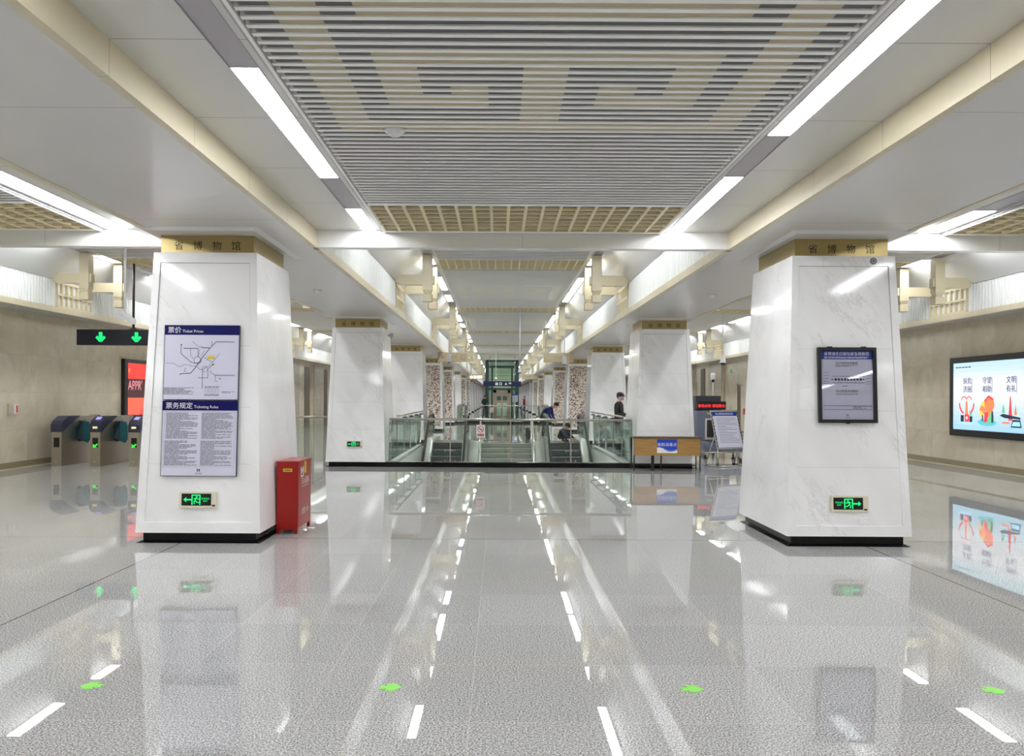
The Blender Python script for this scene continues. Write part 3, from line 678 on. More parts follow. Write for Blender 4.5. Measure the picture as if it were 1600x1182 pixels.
# red fire extinguisher cabinet
o = empty('fire_extinguisher_cabinet', (-2.636, 9.06, 0), 'red metal fire extinguisher cabinet standing against the near marble pillar', 'fire cabinet')
hx, hy = .118, .30; mb = MB()
mb.box(-hx, hx, -hy, hy, .06, .80, RED)
for a in (-1, 1):
    for b in (-1, 1): mb.box(a*hx, a*(hx-.035), b*hy, b*(hy-.05), 0, .06, RED)
mb.box(-hx, hx, -hy, -hy+.003, .05, .06, RED); mb.build('body', o)
MB().bbox(-hx-.01, hx+.012, -hy-.01, hy+.012, .80, .818, RED, .004).build('lid', o)
MB().slab(front(0, -hy, 0), -.045, .055, .70, .735, 0, .003, YEL).slab(front(0, -hy, 0), -.035, .045, .71, .725, .003, .004, mat('olive', (120, 110, 20), .5)).build('label', o)
fr = F((hx, 0, 0), (0,1,0), (0,0,1)); door = MB().slab(fr, -hy+.012, hy-.012, .085, .79, 0, .004, RED).build('door', o)
g = MB(); metro_logo(g, fr, -.12, .68, .13, .006, WHITE); g.text(fr, '灭火器箱', .02, .545, .085, .006, WHITE); g.lines(fr, -.15, .19, .505, .52, .015, .006, WHITE, 3); g.text(fr, '火警 119', .01, .2, .085, .006, WHITE); g.build('lettering', door)
MB().box(hx+.004, hx+.008, -.02, .05, .66, .82, YEL).build('strap', o)
pp = MB().prism([(-2.50, 9.10, 0.0), (-2.42, 9.08, 0), (-2.41, 9.16, 0), (-2.49, 9.18, .0)], (0,0,.012), WHITE).build('paper_sheet'); tag(pp, 'crumpled white paper under the red fire cabinet', 'paper')

# green arrow stickers on the floor
STK = mat('sticker_green', (130, 225, 70), .35)
def sticker(x, k, label):
    pts = [(-.062, .0), (-.02, .052), (.03, .05), (.02, .02), (.066, .022), (.05, -.005), (.066, -.03), (.02, -.024), (.028, -.05), (-.02, -.052)]
    o = MB().prism([(k*a, b, 0) for a, b in (pts if k > 0 else pts[::-1])], (0, 0, .0015), STK).build('floor_arrow_sticker', loc=(x, 4.16, .0005)); tag(o, label, 'floor sticker', 'green arrow stickers on the floor')
sticker(-2.43, 1, 'green arrow sticker on the floor ahead of the ticket poster pillar'); sticker(-.835, -1, 'green arrow sticker on the floor just beside the middle, turnstile side')
sticker(.77, -1, 'pale green arrow sticker on the floor just beside the middle, scanner side'); sticker(2.375, -1, 'green arrow sticker on the floor ahead of the evacuation poster pillar')

# ------------------------------------------------------------------ railings, stairs and escalators around each opening
def opening(y0, idx):
    nm = ('near', 'far')[idx]; both = 'the %s stair opening' % nm
    r = empty('glass_railing', (0, y0, 0), 'stainless and glass railing with a black kerb across the front of %s' % both, 'railing', 'glass railings')
    MB().box(-PX-.14, PX+.14, -.2, 0, 0, .107, BLACK).build('kerb', r)
    y = -.1; ht = 1.05
    MB().tube([(-PX, y, ht), (PX, y, ht)], .028, STEEL, 12).build('top_rail', r)
    for i in range(5):
        x = -PX+.01 + (2*PX-.02)*i/4
        pm = MB()
        for dx in (-.022, .022) if i in (0, 4) else (-.008, .008): pm.box(x+dx-.006, x+dx+.006, y-.02, y+.02, .107, ht-.01, STEEL)
        p = pm.build('post', r)
        for z in (.36, .14) if 0 < i < 4 else (.36, .92):
            fm = MB(); a, b = (-.11 if i > 0 else 0), (.11 if i < 4 else 0)
            fm.tube([(x+a, y-.025, z), (x+b, y-.025, z)], .006, STEEL, 6)
            for q in (a, b):
                if q: fm.lathe([(.016, -.01), (.016, .01)], (x+q, y-.025, z), STEEL, 10, 'Y')
            fm.build('glass_clamp', p)
        if i < 4: MB().box(x+.05, x-.05+(2*PX-.02)/4, y-.006, y+.006, .12, ht-.07, GLASS).build('glass_pane', r)
    for s in (-1, 1):
        r = empty('side_railing', (s*PX, y0, 0), 'glass railing with clamped steel handrail along the %s of %s' % (SIDE[s], both), 'railing', 'glass railings'); L = 7.2
        MB().box(s*.005, s*.12, .0, L, 0, .05, DECK).build('kerb', r); MB().tube([(-s*.03, .9, 1.10), (-s*.03, L, 1.10)], .024, STEEL, 10).build('handrail', r)
        for i in range(5):
            yy = 1.3 + i*1.4; b = MB().box(s*-.07, s*.05, yy-.03, yy+.03, 1.0, 1.035, mat('dark_clamp', (60, 62, 62), .3, .8)); b.tube([(0, yy, 1.03), (-s*.03, yy, 1.08)], .008, STEEL, 6); b.build('handrail_clamp', r)
        for i in range(5): MB().box(s*.03, s*.042, .05+i*1.43, 1.42+i*1.43, .107, 1.0, GLASSD).build('glass_pane', r)
        for i in range(5): MB().box(s*.02, s*.05, 1.42+i*1.43, 1.45+i*1.43, .107, .98, STEEL).build('post', r)
    yl = PITL   # landing edge (local y)
    # staircase
    r = empty('staircase', (0, y0, 0), 'grey granite staircase going down in the middle of %s' % both, 'stairs'); STEP = mat('stair_stone', (132, 136, 128), .35); NOSE = mat('stair_nosing', (205, 208, 200), .3)
    mb = MB(); N = 29
    for k in range(1, N): mb.box(-.85, .85, yl-.3*k, yl-.3*(k-1)+.02, -.15*k-.15, -.15*k, STEP)
    mb.box(-.85, .85, yl-.004, yl-.001, -.16, -.012, STEP); mb.build('flight', r); nm2 = MB()
    for k in range(0, N): nm2.box(-.85, .85, yl-.3*k-.002, yl-.3*k+.03, -.15*k-.012, -.15*k+.003, NOSE)
    nm2.build('nosing', r)
    for s in (-1, 1):
        x = s*.87; path = [(x, yl+1.0, .45), (x, yl+1.08, .6), (x, yl+1.0, .9), (x, yl+.2, .93), (x, yl-8.2, .93-4.2)]
        MB().tube(path, .026, STEEL, 8).build('handrail', r)
        MB().prism([(x-.03, yl+.9, 0), (x-.03, yl+.9, .10), (x-.03, yl, .1), (x-.03, yl-8.4, -4.1), (x-.03, yl-8.4, -4.4), (x-.03, yl, -.2), (x-.03, yl+.0, 0)], (.06, 0, 0), PITW).build('stringer', r)
        MB().prism([(x-.005, yl+.85, .12), (x-.005, yl+.85, .85), (x-.005, yl+.2, .86), (x-.005, yl-8, -3.25), (x-.005, yl-8, -3.9), (x-.005, yl+.1, .12)], (.01, 0, 0), GLASSD).build('glass_pane', r)
        for k in range(4):
            yy = yl+.7-2.1*k; zz = 0 if k == 0 else -(2.1*k-.7)*.5; MB().box(x-.02, x+.02, yy-.02, yy+.02, zz, zz+.88, STEEL).build('post', r)
    stair = r
    # escalators
    def nz(y): return 0.0 if y > yl else -(yl-y)*.577
    ys_ = [yl-8.3, yl-4, yl-.35, yl-.12, yl+.05, yl+1.6]; P0 = [(y, nz(y) if y < yl-.3 else (0 if y > yl else nz(y)*.85)) for y in ys_]
    for s in (-1, 1):
        r = empty('escalator', (s*1.97, y0, 0), 'escalator with black steps and glass sides on the %s of %s' % (SIDE[s], both), 'escalator', 'escalators')
        ST = mat('escalator_step', (34, 40, 46), .35, .4); STL = mat('step_edge', (120, 140, 146), .3, .6); GRV = mat('comb_metal', (110, 112, 110), .35, .9)
        for k in range(1, 9):
            mb = MB().box(-.5, .5, yl-.35*k, yl-.35*(k-1), -.2*k-.2, -.2*k, ST); mb.box(-.5, .5, yl-.35*k-.002, yl-.35*k+.02, -.2*k-.01, -.2*k+.004, STL); mb.build('step', r)
        mb = MB()
        for k in range(9, 24): mb.box(-.5, .5, yl-.35*k, yl-.35*(k-1), -.2*k-.2, -.2*k, ST)
        mb.build('step_band', r)
        MB().box(-.5, .5, yl, yl+1.5, .0005, .006, GRV).box(-.5, .5, yl-.004, yl-.001, -.21, .006, ST).build('comb_plate', r)
        for t in (-1, 1):
            A = MB(); A.sweep([(t*.5, -.5), (t*.5, .10), (t*.56, .16), (t*.69, .16), (t*.70, -.5)][::t], P0, DECK); A.build('deck', r)
            x = t*.62
            out = [(yl-8.3, nz(yl-8.3)+.93)] + [(yl-.35, nz(yl-.35)+.93), (yl, .9), (yl+.4, .95), (yl+1.4, .95)]
            arc = [(yl+1.4 + .32*math.sin(a), .63 + .32*math.cos(a)) for a in [i*PI/8 for i in range(1, 8)]]
            H_ = [Vector((x, a, b)) for a, b in out+arc+[(yl+1.2, .33)]]; hm = MB()
            hm.tube(H_, .04, mat('rubber', (22, 22, 22), .3), 8); hm.build('handrail', r)
            gl = [(a, b-.045) for a, b in out] + [(a if True else a, b) for a, b in [(yl+1.4+.27*math.sin(q), .63+.27*math.cos(q)) for q in [i*PI/8 for i in range(1, 8)]]]
            lower = [(y, z+.17) for y, z in reversed(P0)]
            mg = MB(); up = [(x, a, b) for a, b in out]
            for i in range(len(out)-1):
                (a0, b0), (a1, b1) = out[i], out[i+1]
                def lo(y): return (nz(y) + .16)
                mg.prism([(x-.006, a0, lo(a0)), (x-.006, a1, lo(a1)), (x-.006, a1, b1-.04), (x-.006, a0, b0-.04)], (.012, 0, 0), GLASSD)
            mg.build('glass_pane', r)
            MB().tube([(x, a, b-.055) for a, b in out], .016, STEEL, 6).build('handrail_guide', r)
        # newel skirt
    # infill between escalators and stairs
    for s in (-1, 1): MB().sweep([(s*.91, -.6), (s*.91, .05), (s*1.26, .12), (s*1.26, -.6)][::s], P0[:5], DECK).build('cladding', stair)
    # prohibition notice on the railing glass
    o = empty('prohibition_sign', (-.66, y0-.158, .655), 'small white no-pets notice with a red ring on the railing of %s' % both, 'sign', 'prohibition notices'); f0 = F((0,0,0), (1,0,0), (0,0,1))
    MB().slab(f0, -.095, .095, 0, .28, 0, .005, WHITE).build('plate', o); g = MB(); RP = mat('red_print', (200, 30, 30), .4)
    g.ring(f0, 0, .185, .058, .072, .0065, RP); g.stroke(f0, [(-.045, .23), (.045, .14)], .012, .007, RP); g.slab(f0, -.072, .072, .03, .085, .005, .0065, RP)
    g.gpoly(f0, [(-.038,.20),(-.02,.205),(.0,.19),(.03,.185),(.04,.165),(.02,.165),(.015,.155),(-.005,.17),(-.02,.18),(-.036,.185)][::-1], .0066, BLK); g.text(f0, '禁止宠物', 0, .048, .028, .0075, WHITE); g.build('pictogram', o)
    MB().tube([(0, .01, .28), (0, .012, .39)], .008, STEEL, 6).build('hanger', o)
for i, y in enumerate(PITS): opening(y, i)

# ------------------------------------------------------------------ PART 2
# beige direction signs at the soffit edges
SIGNB = mat('beige_sign', (196, 182, 150), .45); SIGNT = mat('sign_grey_text', (150, 140, 118), .5)
for k, y in enumerate((30.0, 58.0)):
    for s in (-1, 1):
        o = empty('direction_sign', (s*2.03, y, 2.90), 'beige unlit direction sign hanging %s the soffit on the %s, %s' % ('under', SIDE[s], ('before the mosaic pillars', 'by the lift shaft')[k]), 'direction sign', 'beige hanging direction signs')
        MB().bbox(-.58, .58, -.06, .06, 0, .36, SIGNB, .008).build('panel', o)
        f0 = front(0, -.0605, 0); g = MB()
        if s < 0: g.stroke(f0, [(-.46, .18), (-.30, .18)], .02, .001, SIGNT); g.stroke(f0, [(-.38, .24), (-.46, .18), (-.38, .12)], .02, .001, SIGNT)
        g.text(f0, '卫生间', -.05, .13, .13, .001, SIGNT); g.stroke(f0, [(.32, .10), (.46, .10), (.46, .26), (.32, .26), (.32, .09)], .016, .001, SIGNT); g.build('lettering', o)
        for u in (-.5, .5): MB().tube([(u, 0, .36), (u, 0, 1.61)], .008, SIGNB, 6).build('hanger', o)
o = empty('direction_sign', (-1.92, 57.2, 2.86), 'lit white arrow sign hanging beyond the mosaic pillars', 'direction sign'); EW = mat('lit_white', (250, 250, 245), .4, 0, .6)
MB().bbox(-.5, .5, -.05, .05, 0, .30, mat('sign_case', (196, 186, 160), .4), .006).build('case', o); g = MB(); f0 = front(0, -.0505, 0)
g.gpoly(f0, [(-.48, .15), (-.33, .27), (-.33, .03)][::-1], .001, EW); g.rect(f0, -.33, -.24, .1, .2, .001, EW)
for u in (-.17, .06, .26): g.rect(f0, u, u+.17, .06, .26, .001, EW)
g.build('lit_symbols', o)
for u in (-.4, .4): MB().tube([(u, 0, .3), (u, 0, 1.66)], .008, BLK, 6).build('hanger', o)

# big blue exit sign over the far stairs
o = empty('exit_name_sign', (-.02, 55.8, 2.33), 'wide dark blue hanging sign with white characters in front of the lift', 'hanging sign')
MB().bbox(-1.35, 1.35, -.06, .06, 0, .36, mat('blue_lit', (2, 5, 84), .4), .008).build('panel', o); f0 = front(0, -.061, 0)
g = MB().text(f0, '出 口', -.25, .10, .22, .001, EW); g.text(f0, 'A', .27, .10, .22, .001, EW); g.text(f0, '5号', .56, .17, .13, .001, EW); g.build('lettering', o)
for u in (-.9, .9): MB().tube([(u, 0, .36), (u, 0, 2.2)], .015, STEEL, 6).build('hanger', o)

# lift
GRN = mat('dark_green_frame', (34, 66, 66), .3); LGT = mat('shaft_back', (200, 214, 190), .5); DOORM = mat('lift_surround', (150, 138, 122), .3, .5)
o = empty('lift_shaft', (0, 62.0, 0), 'glass lift shaft with dark green steel frame and paired doors', 'lift')
fm = MB()
for s in (-1, 1):
    fm.box(s*1.08, s*1.33, -.12, .12, 0, 4.50, GRN); fm.box(s*1.08, s*1.33, 2.2, 2.45, 0, 4.50, GRN); fm.box(s*.72, s*.86, -.04, .1, 0, 4.0, GRN)
    fm.box(s*1.1, s*1.2, .12, 2.2, 2.3, 2.5, GRN); fm.box(s*1.1, s*1.2, .12, 2.2, 4.0, 4.2, GRN)
fm.box(-1.33, 1.33, -.1, .1, 4.38, 4.50, GRN); fm.box(-1.08, 1.08, -.1, .1, 3.86, 4.06, GRN); fm.box(-1.33, 1.33, -.1, .1, 2.12, 2.28, GRN)
fm.build('frame', o)
gm = MB(); gm.box(-1.08, 1.08, -.01, .01, 2.28, 3.86, GLASS); gm.box(-1.08, 1.08, -.01, .01, 4.06, 4.38, GLASS)
for s in (-1, 1): gm.box(s*.86, s*1.08, -.01, .01, 0, 2.12, GLASS); gm.box(s*1.14, s*1.16, .12, 2.2, 0, 4.3, GLASS)
gm.build('glass_pane', o)
bk = MB().box(-1.1, 1.1, 2.3, 2.33, 0, 4.4, LGT)
for z in (2.75, 3.0, 3.3, 3.6): bk.box(-1.1, 1.1, 2.27, 2.3, z, z+.02, GRN)
bk.build('back_wall', o)
MB().box(-.9, .9, .12, .35, 4.0, 4.04, mat('shaft_lamp', (235, 255, 225), .5, 0, 9.0)).build('lamp', o); MB().box(-1.3, 1.3, .1, 2.4, 4.40, 4.45, GRN).build('roof', o)
sr = MB(); sr.box(-.68, -.46, -.14, -.02, 0, 2.12, DOORM); sr.box(.46, .68, -.14, -.02, 0, 2.12, DOORM); sr.box(-.68, .68, -.14, -.02, 1.9, 2.12, DOORM); sr.build('door_surround', o)
for s in (-1, 1):
    dm = MB().box(s*.005, s*.46, -.09, -.05, 0, 1.9, DOORM); dd = dm.build('door', o)
    pm = MB().box(s*.06, s*.40, -.10, -.09, .08, .78, mat('pale_green_pane', (178, 204, 184), .15)); pm.box(s*.06, s*.40, -.10, -.09, .84, 1.08, MATS['pale_green_pane']); pm.box(s*.06, s*.40, -.10, -.09, 1.3, 1.62, mat('dark_pane', (72, 92, 96), .15)); pm.build('pane', dd)

# small notice on a stand near the lift
o = empty('notice_stand', (.92, 56.1, 0), 'slim stand with a blue and white notice in front of the lift', 'notice stand')
MB().tube([(0, .02, .02), (0, .02, 1.5)], .02, STEEL, 8).lathe([(.18, 0), (.18, .02)], (0, .02, 0), STEEL, 16).build('pole', o)
f0 = front(0, 0, 1.22); MB().slab(f0, -.19, .19, 0, .56, -.01, 0, PAPER).slab(f0, -.19, .19, .47, .56, 0, .003, BLUE).build('board', o); MB().lines(f0, -.15, .15, .08, .44, .04, .002, INK2, 3).build('small_print', o)

# ------------------------------------------------------------------ pendant and other cameras
def dome_cam(x, y, zb, zt, label, s=1.0, name='security_camera'):
    o = empty(name, (x, y, zb), label, 'security camera', 'hanging security cameras')
    MB().tube([(0,0,.26*s), (0,0,zt-zb)], .017, WHPL, 8).lathe([(.06, zt-zb-.03), (.06, zt-zb-.001)], (0,0,0), WHPL, 12).build('pole', o)
    MB().lathe([(.03*s, .30*s), (.075*s, .26*s), (.085*s, .12*s), (.115*s, .09*s), (.115*s, .07*s)][::-1], (0,0,0), WHPL, 16).build('housing', o)
    MB().lathe([(.01*s, 0), (.05*s, .012*s), (.08*s, .04*s), (.09*s, .072*s)], (0,0,0), BLK, 16).build('dome', o); return o
def cyl_cam(x, y, zb, zt, label, s=1.0):
    o = empty('security_camera', (x, y, zb), label, 'security camera', 'hanging security cameras')
    MB().tube([(0,0,.28*s), (0,0,zt-zb)], .017, WHPL, 8).build('pole', o)
    MB().lathe([(.055*s, .03*s), (.075*s, .05*s), (.075*s, .24*s), (.05*s, .29*s)], (0,0,0), WHPL, 14).build('housing', o)
    MB().lathe([(.03*s, 0), (.055*s, .03*s)], (0,0,0), BLK, 12).build('lens', o); return o
cyl_cam(-2.07, 28.2, 2.78, 4.32, 'white cylindrical camera hanging in front of the beige sign, turnstile side', 1.1)
cyl_cam(2.10, 28.2, 2.72, 4.30, 'white cylindrical camera hanging in front of the beige sign, scanner side', 1.1)
dome_cam(.42, 25.6, 2.33, 4.52, 'white camera on a long thin pole over the near stairs', .55)
dome_cam(-.45, 50.5, 2.65, 4.52, 'tiny camera on a long pole before the blue exit sign', .7)
dome_cam(7.48, 27.0, 2.70, 4.50, 'white dome camera on a pole in the aisle above the security check', 1.1)
# bullet camera over the gates
o = empty('security_camera', (-6.93, 14.0, 2.95), 'white bullet camera tilted down on a pole over the turnstiles', 'security camera', 'hanging security cameras')
MB().tube([(-.05,0,.14), (-.05,0,1.54)], .022, WHPL, 8).build('pole', o)
rot = Matrix.Rotation(math.radians(-32), 3, 'Y') ; b = MB().bbox(-.16, .16, -.055, .055, -.05, .05, WHPL, .02); b.v = [tuple(Vector((-.0, 0, 0)) + Matrix.Rotation(math.radians(38), 3, 'Y') @ Vector(v)) for v in b.v]; b.build('housing', o)
# camera on the second pillar
o = empty('security_camera', (-2.78, 18.3, 2.90), 'small grey camera on the top corner of the pillar beside the railing', 'security camera'); MB().lathe([(.03, 0), (.045, .02), (.045, .12), (.02, .13)], (0,0,0), COVER, 12).build('housing', o); MB().box(-.12, -.02, -.02, .02, .06, .10, COVER).build('mount', o)
# smoke detectors
def smoke(x, y, z, label):
    o = MB().lathe([(.03, -.045), (.05, -.035), (.055, -.012), (.075, -.01), (.075, 0)], (0,0,0), WHPL, 16).build('smoke_detector', loc=(x, y, z)); tag(o, label, 'smoke detector', 'smoke detectors')
smoke(-3.27, 12.9, 3.30, 'round smoke detector on the soffit between the first two pillars, turnstile side'); smoke(3.33, 13.2, 3.30, 'round smoke detector on the soffit between the first two pillars, scanner side')
smoke(-1.03, 5.62, 3.47, 'flat smoke detector among the slats of the low central ceiling'); smoke(.17, 27.5+.6, 4.46+.04, 'small round detector on the raised nave ceiling, nearer one'); smoke(.1, 37.4, 4.50, 'small round detector on the raised nave ceiling, farther one')

# ------------------------------------------------------------------ turnstiles
HEADC = mat('gate_head', (54, 56, 78), .25); TEAL = mat('teal_flap', (40, 104, 112), .25); SCR = mat('reader_screen', (224, 216, 150), .4, 0, .3); PAD = mat('reader_pad', (170, 160, 240), .4, 0, .3)
def gate(x, y, on, label):
    o = empty('turnstile', (x, y, 0), label, 'turnstile', 'automatic ticket gates'); W = .115; L = 1.9
    def pr(pts, m, x0=-W, x1=W): return MB().prism([(x0, a, b) for a, b in pts], (x1-x0, 0, 0), m)
    mb = pr([(0, 0), (L, 0), (L, .82), (1.55, 1.06), (.70, 1.06), (.28, .90), (0, .74)], STEELD, -W+.006, W-.006); mb.build('cabinet', o)
    pr([(-.01, .74), (-.012, .90), (.05, .98), (.26, 1.085), (.72, 1.085), (.70, 1.055), (.30, .895), (.03, .74)], HEADC, -W-.008, W+.008).build('head', o)
    pr([(L+.01, .80), (L+.01, .90), (1.58, 1.085), (1.52, 1.055), (L-.02, .80)], HEADC, -W-.008, W+.008).build('head', o)
    MB().box(-W-.004, W+.004, .72, 1.55, 1.058, 1.075, mat('gate_top', (206, 206, 204), .25, .6)).build('top_plate', o)
    f0 = front(0, 0, 0); d = MB().slab(f0, -.06, .062, .41, .62, 0, .003, BLK).build('display', o)
    MB().disc(f0, -.01, .10, .012, .002, WHPL).build('lock', o)
    if on:
        g = MB(); g.stroke(f0, [(.05, .485), (-.01, .44)], .03, .005, GREEN2); g.gpoly(f0, [(-.05, .405), (.035, .415), (-.045, .49)], .0055, GREEN2); g.build('arrow', d)
        MB().slab(front(0, -.012, 0), -.05, .05, .82, .865, 0, .004, SCR).build('reader_screen', o)
        MB().prism([(-.05, .10, 1.012), (.05, .10, 1.012), (.05, .2, 1.062), (-.05, .2, 1.062)], (0, -.004, .008), PAD).build('card_pad', o)
    for a in (.95, 1.35): MB().lathe([(.014, 0), (.014, .006)], (W-.006, a, .98), BLK, 10, 'X').build('sensor', o)
    # retracted flap on the passage side
    MB().prism([(W+.10, .66, .97), (W+.235, .66, .94), (W+.26, .66, .86), (W+.26, .66, .56), (W+.21, .66, .47), (W+.10, .66, .52)], (0, .03, 0), TEAL).build('flap', o)
    MB().loft([Vector((W-.006, .56, .82)), Vector((W-.006, .70, .97)), Vector((W-.006, .70, .50)), Vector((W-.006, .60, .58))], [Vector((W+.11, .652, .965)), Vector((W+.11, .70, .965)), Vector((W+.11, .70, .52)), Vector((W+.11, .652, .52))], mat('dark_teal', (24, 52, 62), .3)).build('flap_housing', o)
    return o
gate(-9.86, 16.95, False, 'stainless turnstile nearest the wall, dark display without an arrow'); gate(-9.02, 16.95, True, 'stainless turnstile with green arrow, second from the wall'); gate(-8.18, 16.95, True, 'stainless turnstile with green arrow half hidden behind the poster pillar')
# overhead gate sign
o = empty('gate_status_sign', (-8.0, 17.5, 2.665), 'long black hanging sign with green down arrows over the turnstiles', 'hanging sign')
MB().bbox(-1.70, 1.7, -.07, .07, 0, .35, mat('sign_black', (26, 28, 40), .4), .008).build('case', o); f0 = front(0, -.0705, 0)
for i in range(4):
    u = -1.16 + i*.80; g = MB(); g.rect(f0, u-.04, u+.04, .17, .29, .002, GREEN); g.stroke(f0, [(u-.095, .19), (u, .085), (u+.095, .19)], .06, .003, GREEN); g.gpoly(f0, [(u-.04, .17), (u, .07), (u+.04, .17)], .002, GREEN); g.build('arrow', o)
for u in (-.46, .9): MB().tube([(u, 0, .35), (u, 0, 1.83)], .028, mat('dark_pole', (50, 40, 36), .4), 8).lathe([(.09, .35), (.06, .38)], (u, 0, 0), BLK, 12).build('hanger', o)
# barrier behind the near pillar
o = empty('barrier_railing', (-4.4, 17.6, 0), 'grey steel barrier rail with glass between the first two pillars, turnstile side', 'railing')
MB().tube([(-.9, 0, 1.08), (.42, 0, 1.08)], .028, STEELD, 10).build('top_rail', o); MB().box(-.88, .38, -.005, .005, .08, 1.0, GLASS).build('glass_pane', o)
for u in (-.88, .39): MB().tube([(u, 0, 0), (u, 0, 1.06)], .018, STEELD, 8).build('post', o)

# ------------------------------------------------------------------ advertising screens
def emat(n, rgb, e=1.0):
    e *= .55
    m = mat('screen_' + n, rgb, .3, 0, e); m.node_tree.nodes['Principled BSDF'].inputs['Base Color'].default_value = (0.02, .02, .02, 1); return m
S_W = emat('white', (236, 246, 255), .85); S_B = emat('sky', (150, 214, 245), 1.3); S_P = emat('violet', (60, 44, 160), .4); S_R = emat('red', (236, 60, 70), 1.0); S_O = emat('orange', (255, 130, 80), 1.1); S_G = emat('green', (110, 200, 150), 1.0); S_Y = emat('yellow', (255, 205, 90), 1.1); S_D = emat('navy', (30, 50, 80), .6); S_T = emat('teal', (90, 200, 205), 1.0)
o = empty('advertising_screen', (10.40, 18.3, .72), 'large lit screen with a white and blue civic poster on the beige wall', 'advertising screen', 'advertising screens')
fr = F((0,0,0), (0,-1,0), (0,0,1)); L, H = 3.5, 1.80; mb = MB()
for a in ((0, .10, 0, H), (L-.1, L, 0, H), (.1, L-.1, 0, .15), (.1, L-.1, H-.13, H)): mb.slab(fr, *a, 0, .10, BLK)
mb.build('frame', o)
m = MB(); nB = 14
def lerp(a, b, t): return tuple(int(a[i] + (b[i]-a[i])*t) for i in range(3))
for i in range(nB):
    v0, v1 = .15 + (H-.28)*i/nB, .15 + (H-.28)*(i+1)/nB; c = lerp((178, 226, 250), (246, 250, 255), min(1, i/6)) if i < 11 else lerp((246, 250, 255), (205, 240, 252), (i-10)/3)
    m.slab(fr, .1, L-.1, v0, v1, .06, .07, emat('grad%d' % i, c, .85))
m.build('screen', o); g = MB(); D = .072
for i, (c4, u) in enumerate((('扶危济困', .62), ('守望相助', 1.33), ('文明有礼', 2.13))):
    for j, ch in enumerate(c4):
        for q in (0, .007): g.text(fr, ch, u + (j % 2)*.16-.06+q, 1.20-(j//2)*.19, .155, D+q*.02, S_P)
    g.stroke(fr, [(u+.2, 1.32), (u+.2, .98)], .012, D, S_P)
for i in range(5): g.rect(fr, .2+i*.12, .29+i*.12, 1.555, 1.58, D, S_P)
g.build('lettering', o); g = MB()
def arc(u, v, r, a0, a1, wd, m, e=1.0):
    g.stroke(fr, [(u + r*math.cos(math.radians(a0+(a1-a0)*i/10)), v + e*r*math.sin(math.radians(a0+(a1-a0)*i/10))) for i in range(11)], wd, D, m)
u = .62; g.disc(fr, u, .33, .28, D-.001, S_B, 24, .06)
arc(u-.09, .80, .10, 20, 170, .025, S_R); arc(u+.09, .80, .10, 10, 160, .025, S_R); arc(u-.03, .75, .24, 180, 250, .05, S_R); arc(u+.03, .75, .24, -70, 0, .05, S_R)
g.gpoly(fr, [(u-.06, .42), (u+.06, .42), (u+.03, .80), (u-.03, .80)], D, S_O); g.rect(fr, u-.07, u+.10, .33, .50, D+.001, S_R); g.disc(fr, u+.01, .42, .035, D+.002, S_W)
g.rect(fr, u-.22, u-.10, .33, .48, D+.001, S_D); g.rect(fr, u+.11, u+.22, .33, .46, D+.001, S_D); g.disc(fr, u+.16, .50, .045, D+.002, S_G)
u = 1.36; g.disc(fr, u, .34, .32, D-.001, S_T, 24, .08); g.disc(fr, u-.10, .66, .14, D, S_Y); g.disc(fr, u-.16, .60, .10, D+.001, S_O); g.disc(fr, u-.2, .52, .07, D+.002, S_Y)
g.gpoly(fr, [(u-.1, .82), (u+.05, .93), (u+.22, .86), (u+.26, .70), (u+.16, .55), (u+.05, .42), (u-.06, .60)][::-1], D+.0015, S_O); g.gpoly(fr, [(u-.1, .80), (u+.05, .93), (u+.22, .86), (u+.2, .82), (u+.05, .88), (u-.05, .78)][::-1], D+.002, S_R)
g.gpoly(fr, [(u-.10, .34), (u+.02, .34), (u+.04, .56), (u-.08, .56)], D+.003, S_R); g.gpoly(fr, [(u+.0, .34), (u+.26, .34), (u+.24, .50), (u+.12, .56)], D+.004, S_G); g.rect(fr, u+.16, u+.22, .34, .54, D+.005, S_D); g.disc(fr, u+.19, .56, .03, D+.005, S_D); g.rect(fr, u-.17, u-.13, .36, .50, D+.004, S_P)
u = 2.15; g.gpoly(fr, [(u-.3, .56), (u-.18, .56), (u-.24, .76)], D, S_G); g.gpoly(fr, [(u-.08, .40), (u+.05, .40), (u+.0, .90), (u-.03, .90)], D+.001, S_R); g.gpoly(fr, [(u-.36, .50), (u-.25, .54), (u+.3, .47), (u+.3, .43), (u-.2, .45)][::-1], D+.002, S_D)
g.disc(fr, u+.14, .60, .10, D+.001, S_B); g.gpoly(fr, [(u+.1, .52), (u+.2, .52), (u+.15, .76)], D+.002, S_O); g.gpoly(fr, [(u+.0, .26), (u+.34, .26), (u+.3, .42), (u+.06, .42)], D+.003, S_D); g.gpoly(fr, [(u+.03, .29), (u+.3, .29), (u+.28, .38), (u+.08, .38)], D+.004, S_B); g.rect(fr, u-.27, u-.03, .33, .37, D+.003, S_O)
g.build('poster_print', o)
o = empty('advertising_screen', (-10.40, 20.95, .90), 'tall lit red screen with a dark band in a black frame behind the turnstiles', 'advertising screen', 'advertising screens')
fr = F((0,0,0), (0,1,0), (0,0,1)); L, H = 3.3, 1.63; mb = MB()
for a in ((0, .18, 0, H), (L-.1, L, 0, H), (.18, L-.1, 0, .10), (.18, L-.1, H-.10, H)): mb.slab(fr, *a, 0, .10, BLK)
mb.build('frame', o); g = MB(); SR1 = emat('scarlet', (232, 52, 44), 1.0); SR2 = emat('coral', (248, 96, 72), 1.1); SM = emat('maroon', (92, 36, 40), .5); SPK = emat('pink', (250, 150, 160), 1.0)
g.slab(fr, .18, L-.1, .10, H-.10, .06, .07, SR1); g.build('screen', o); g = MB(); D = .072
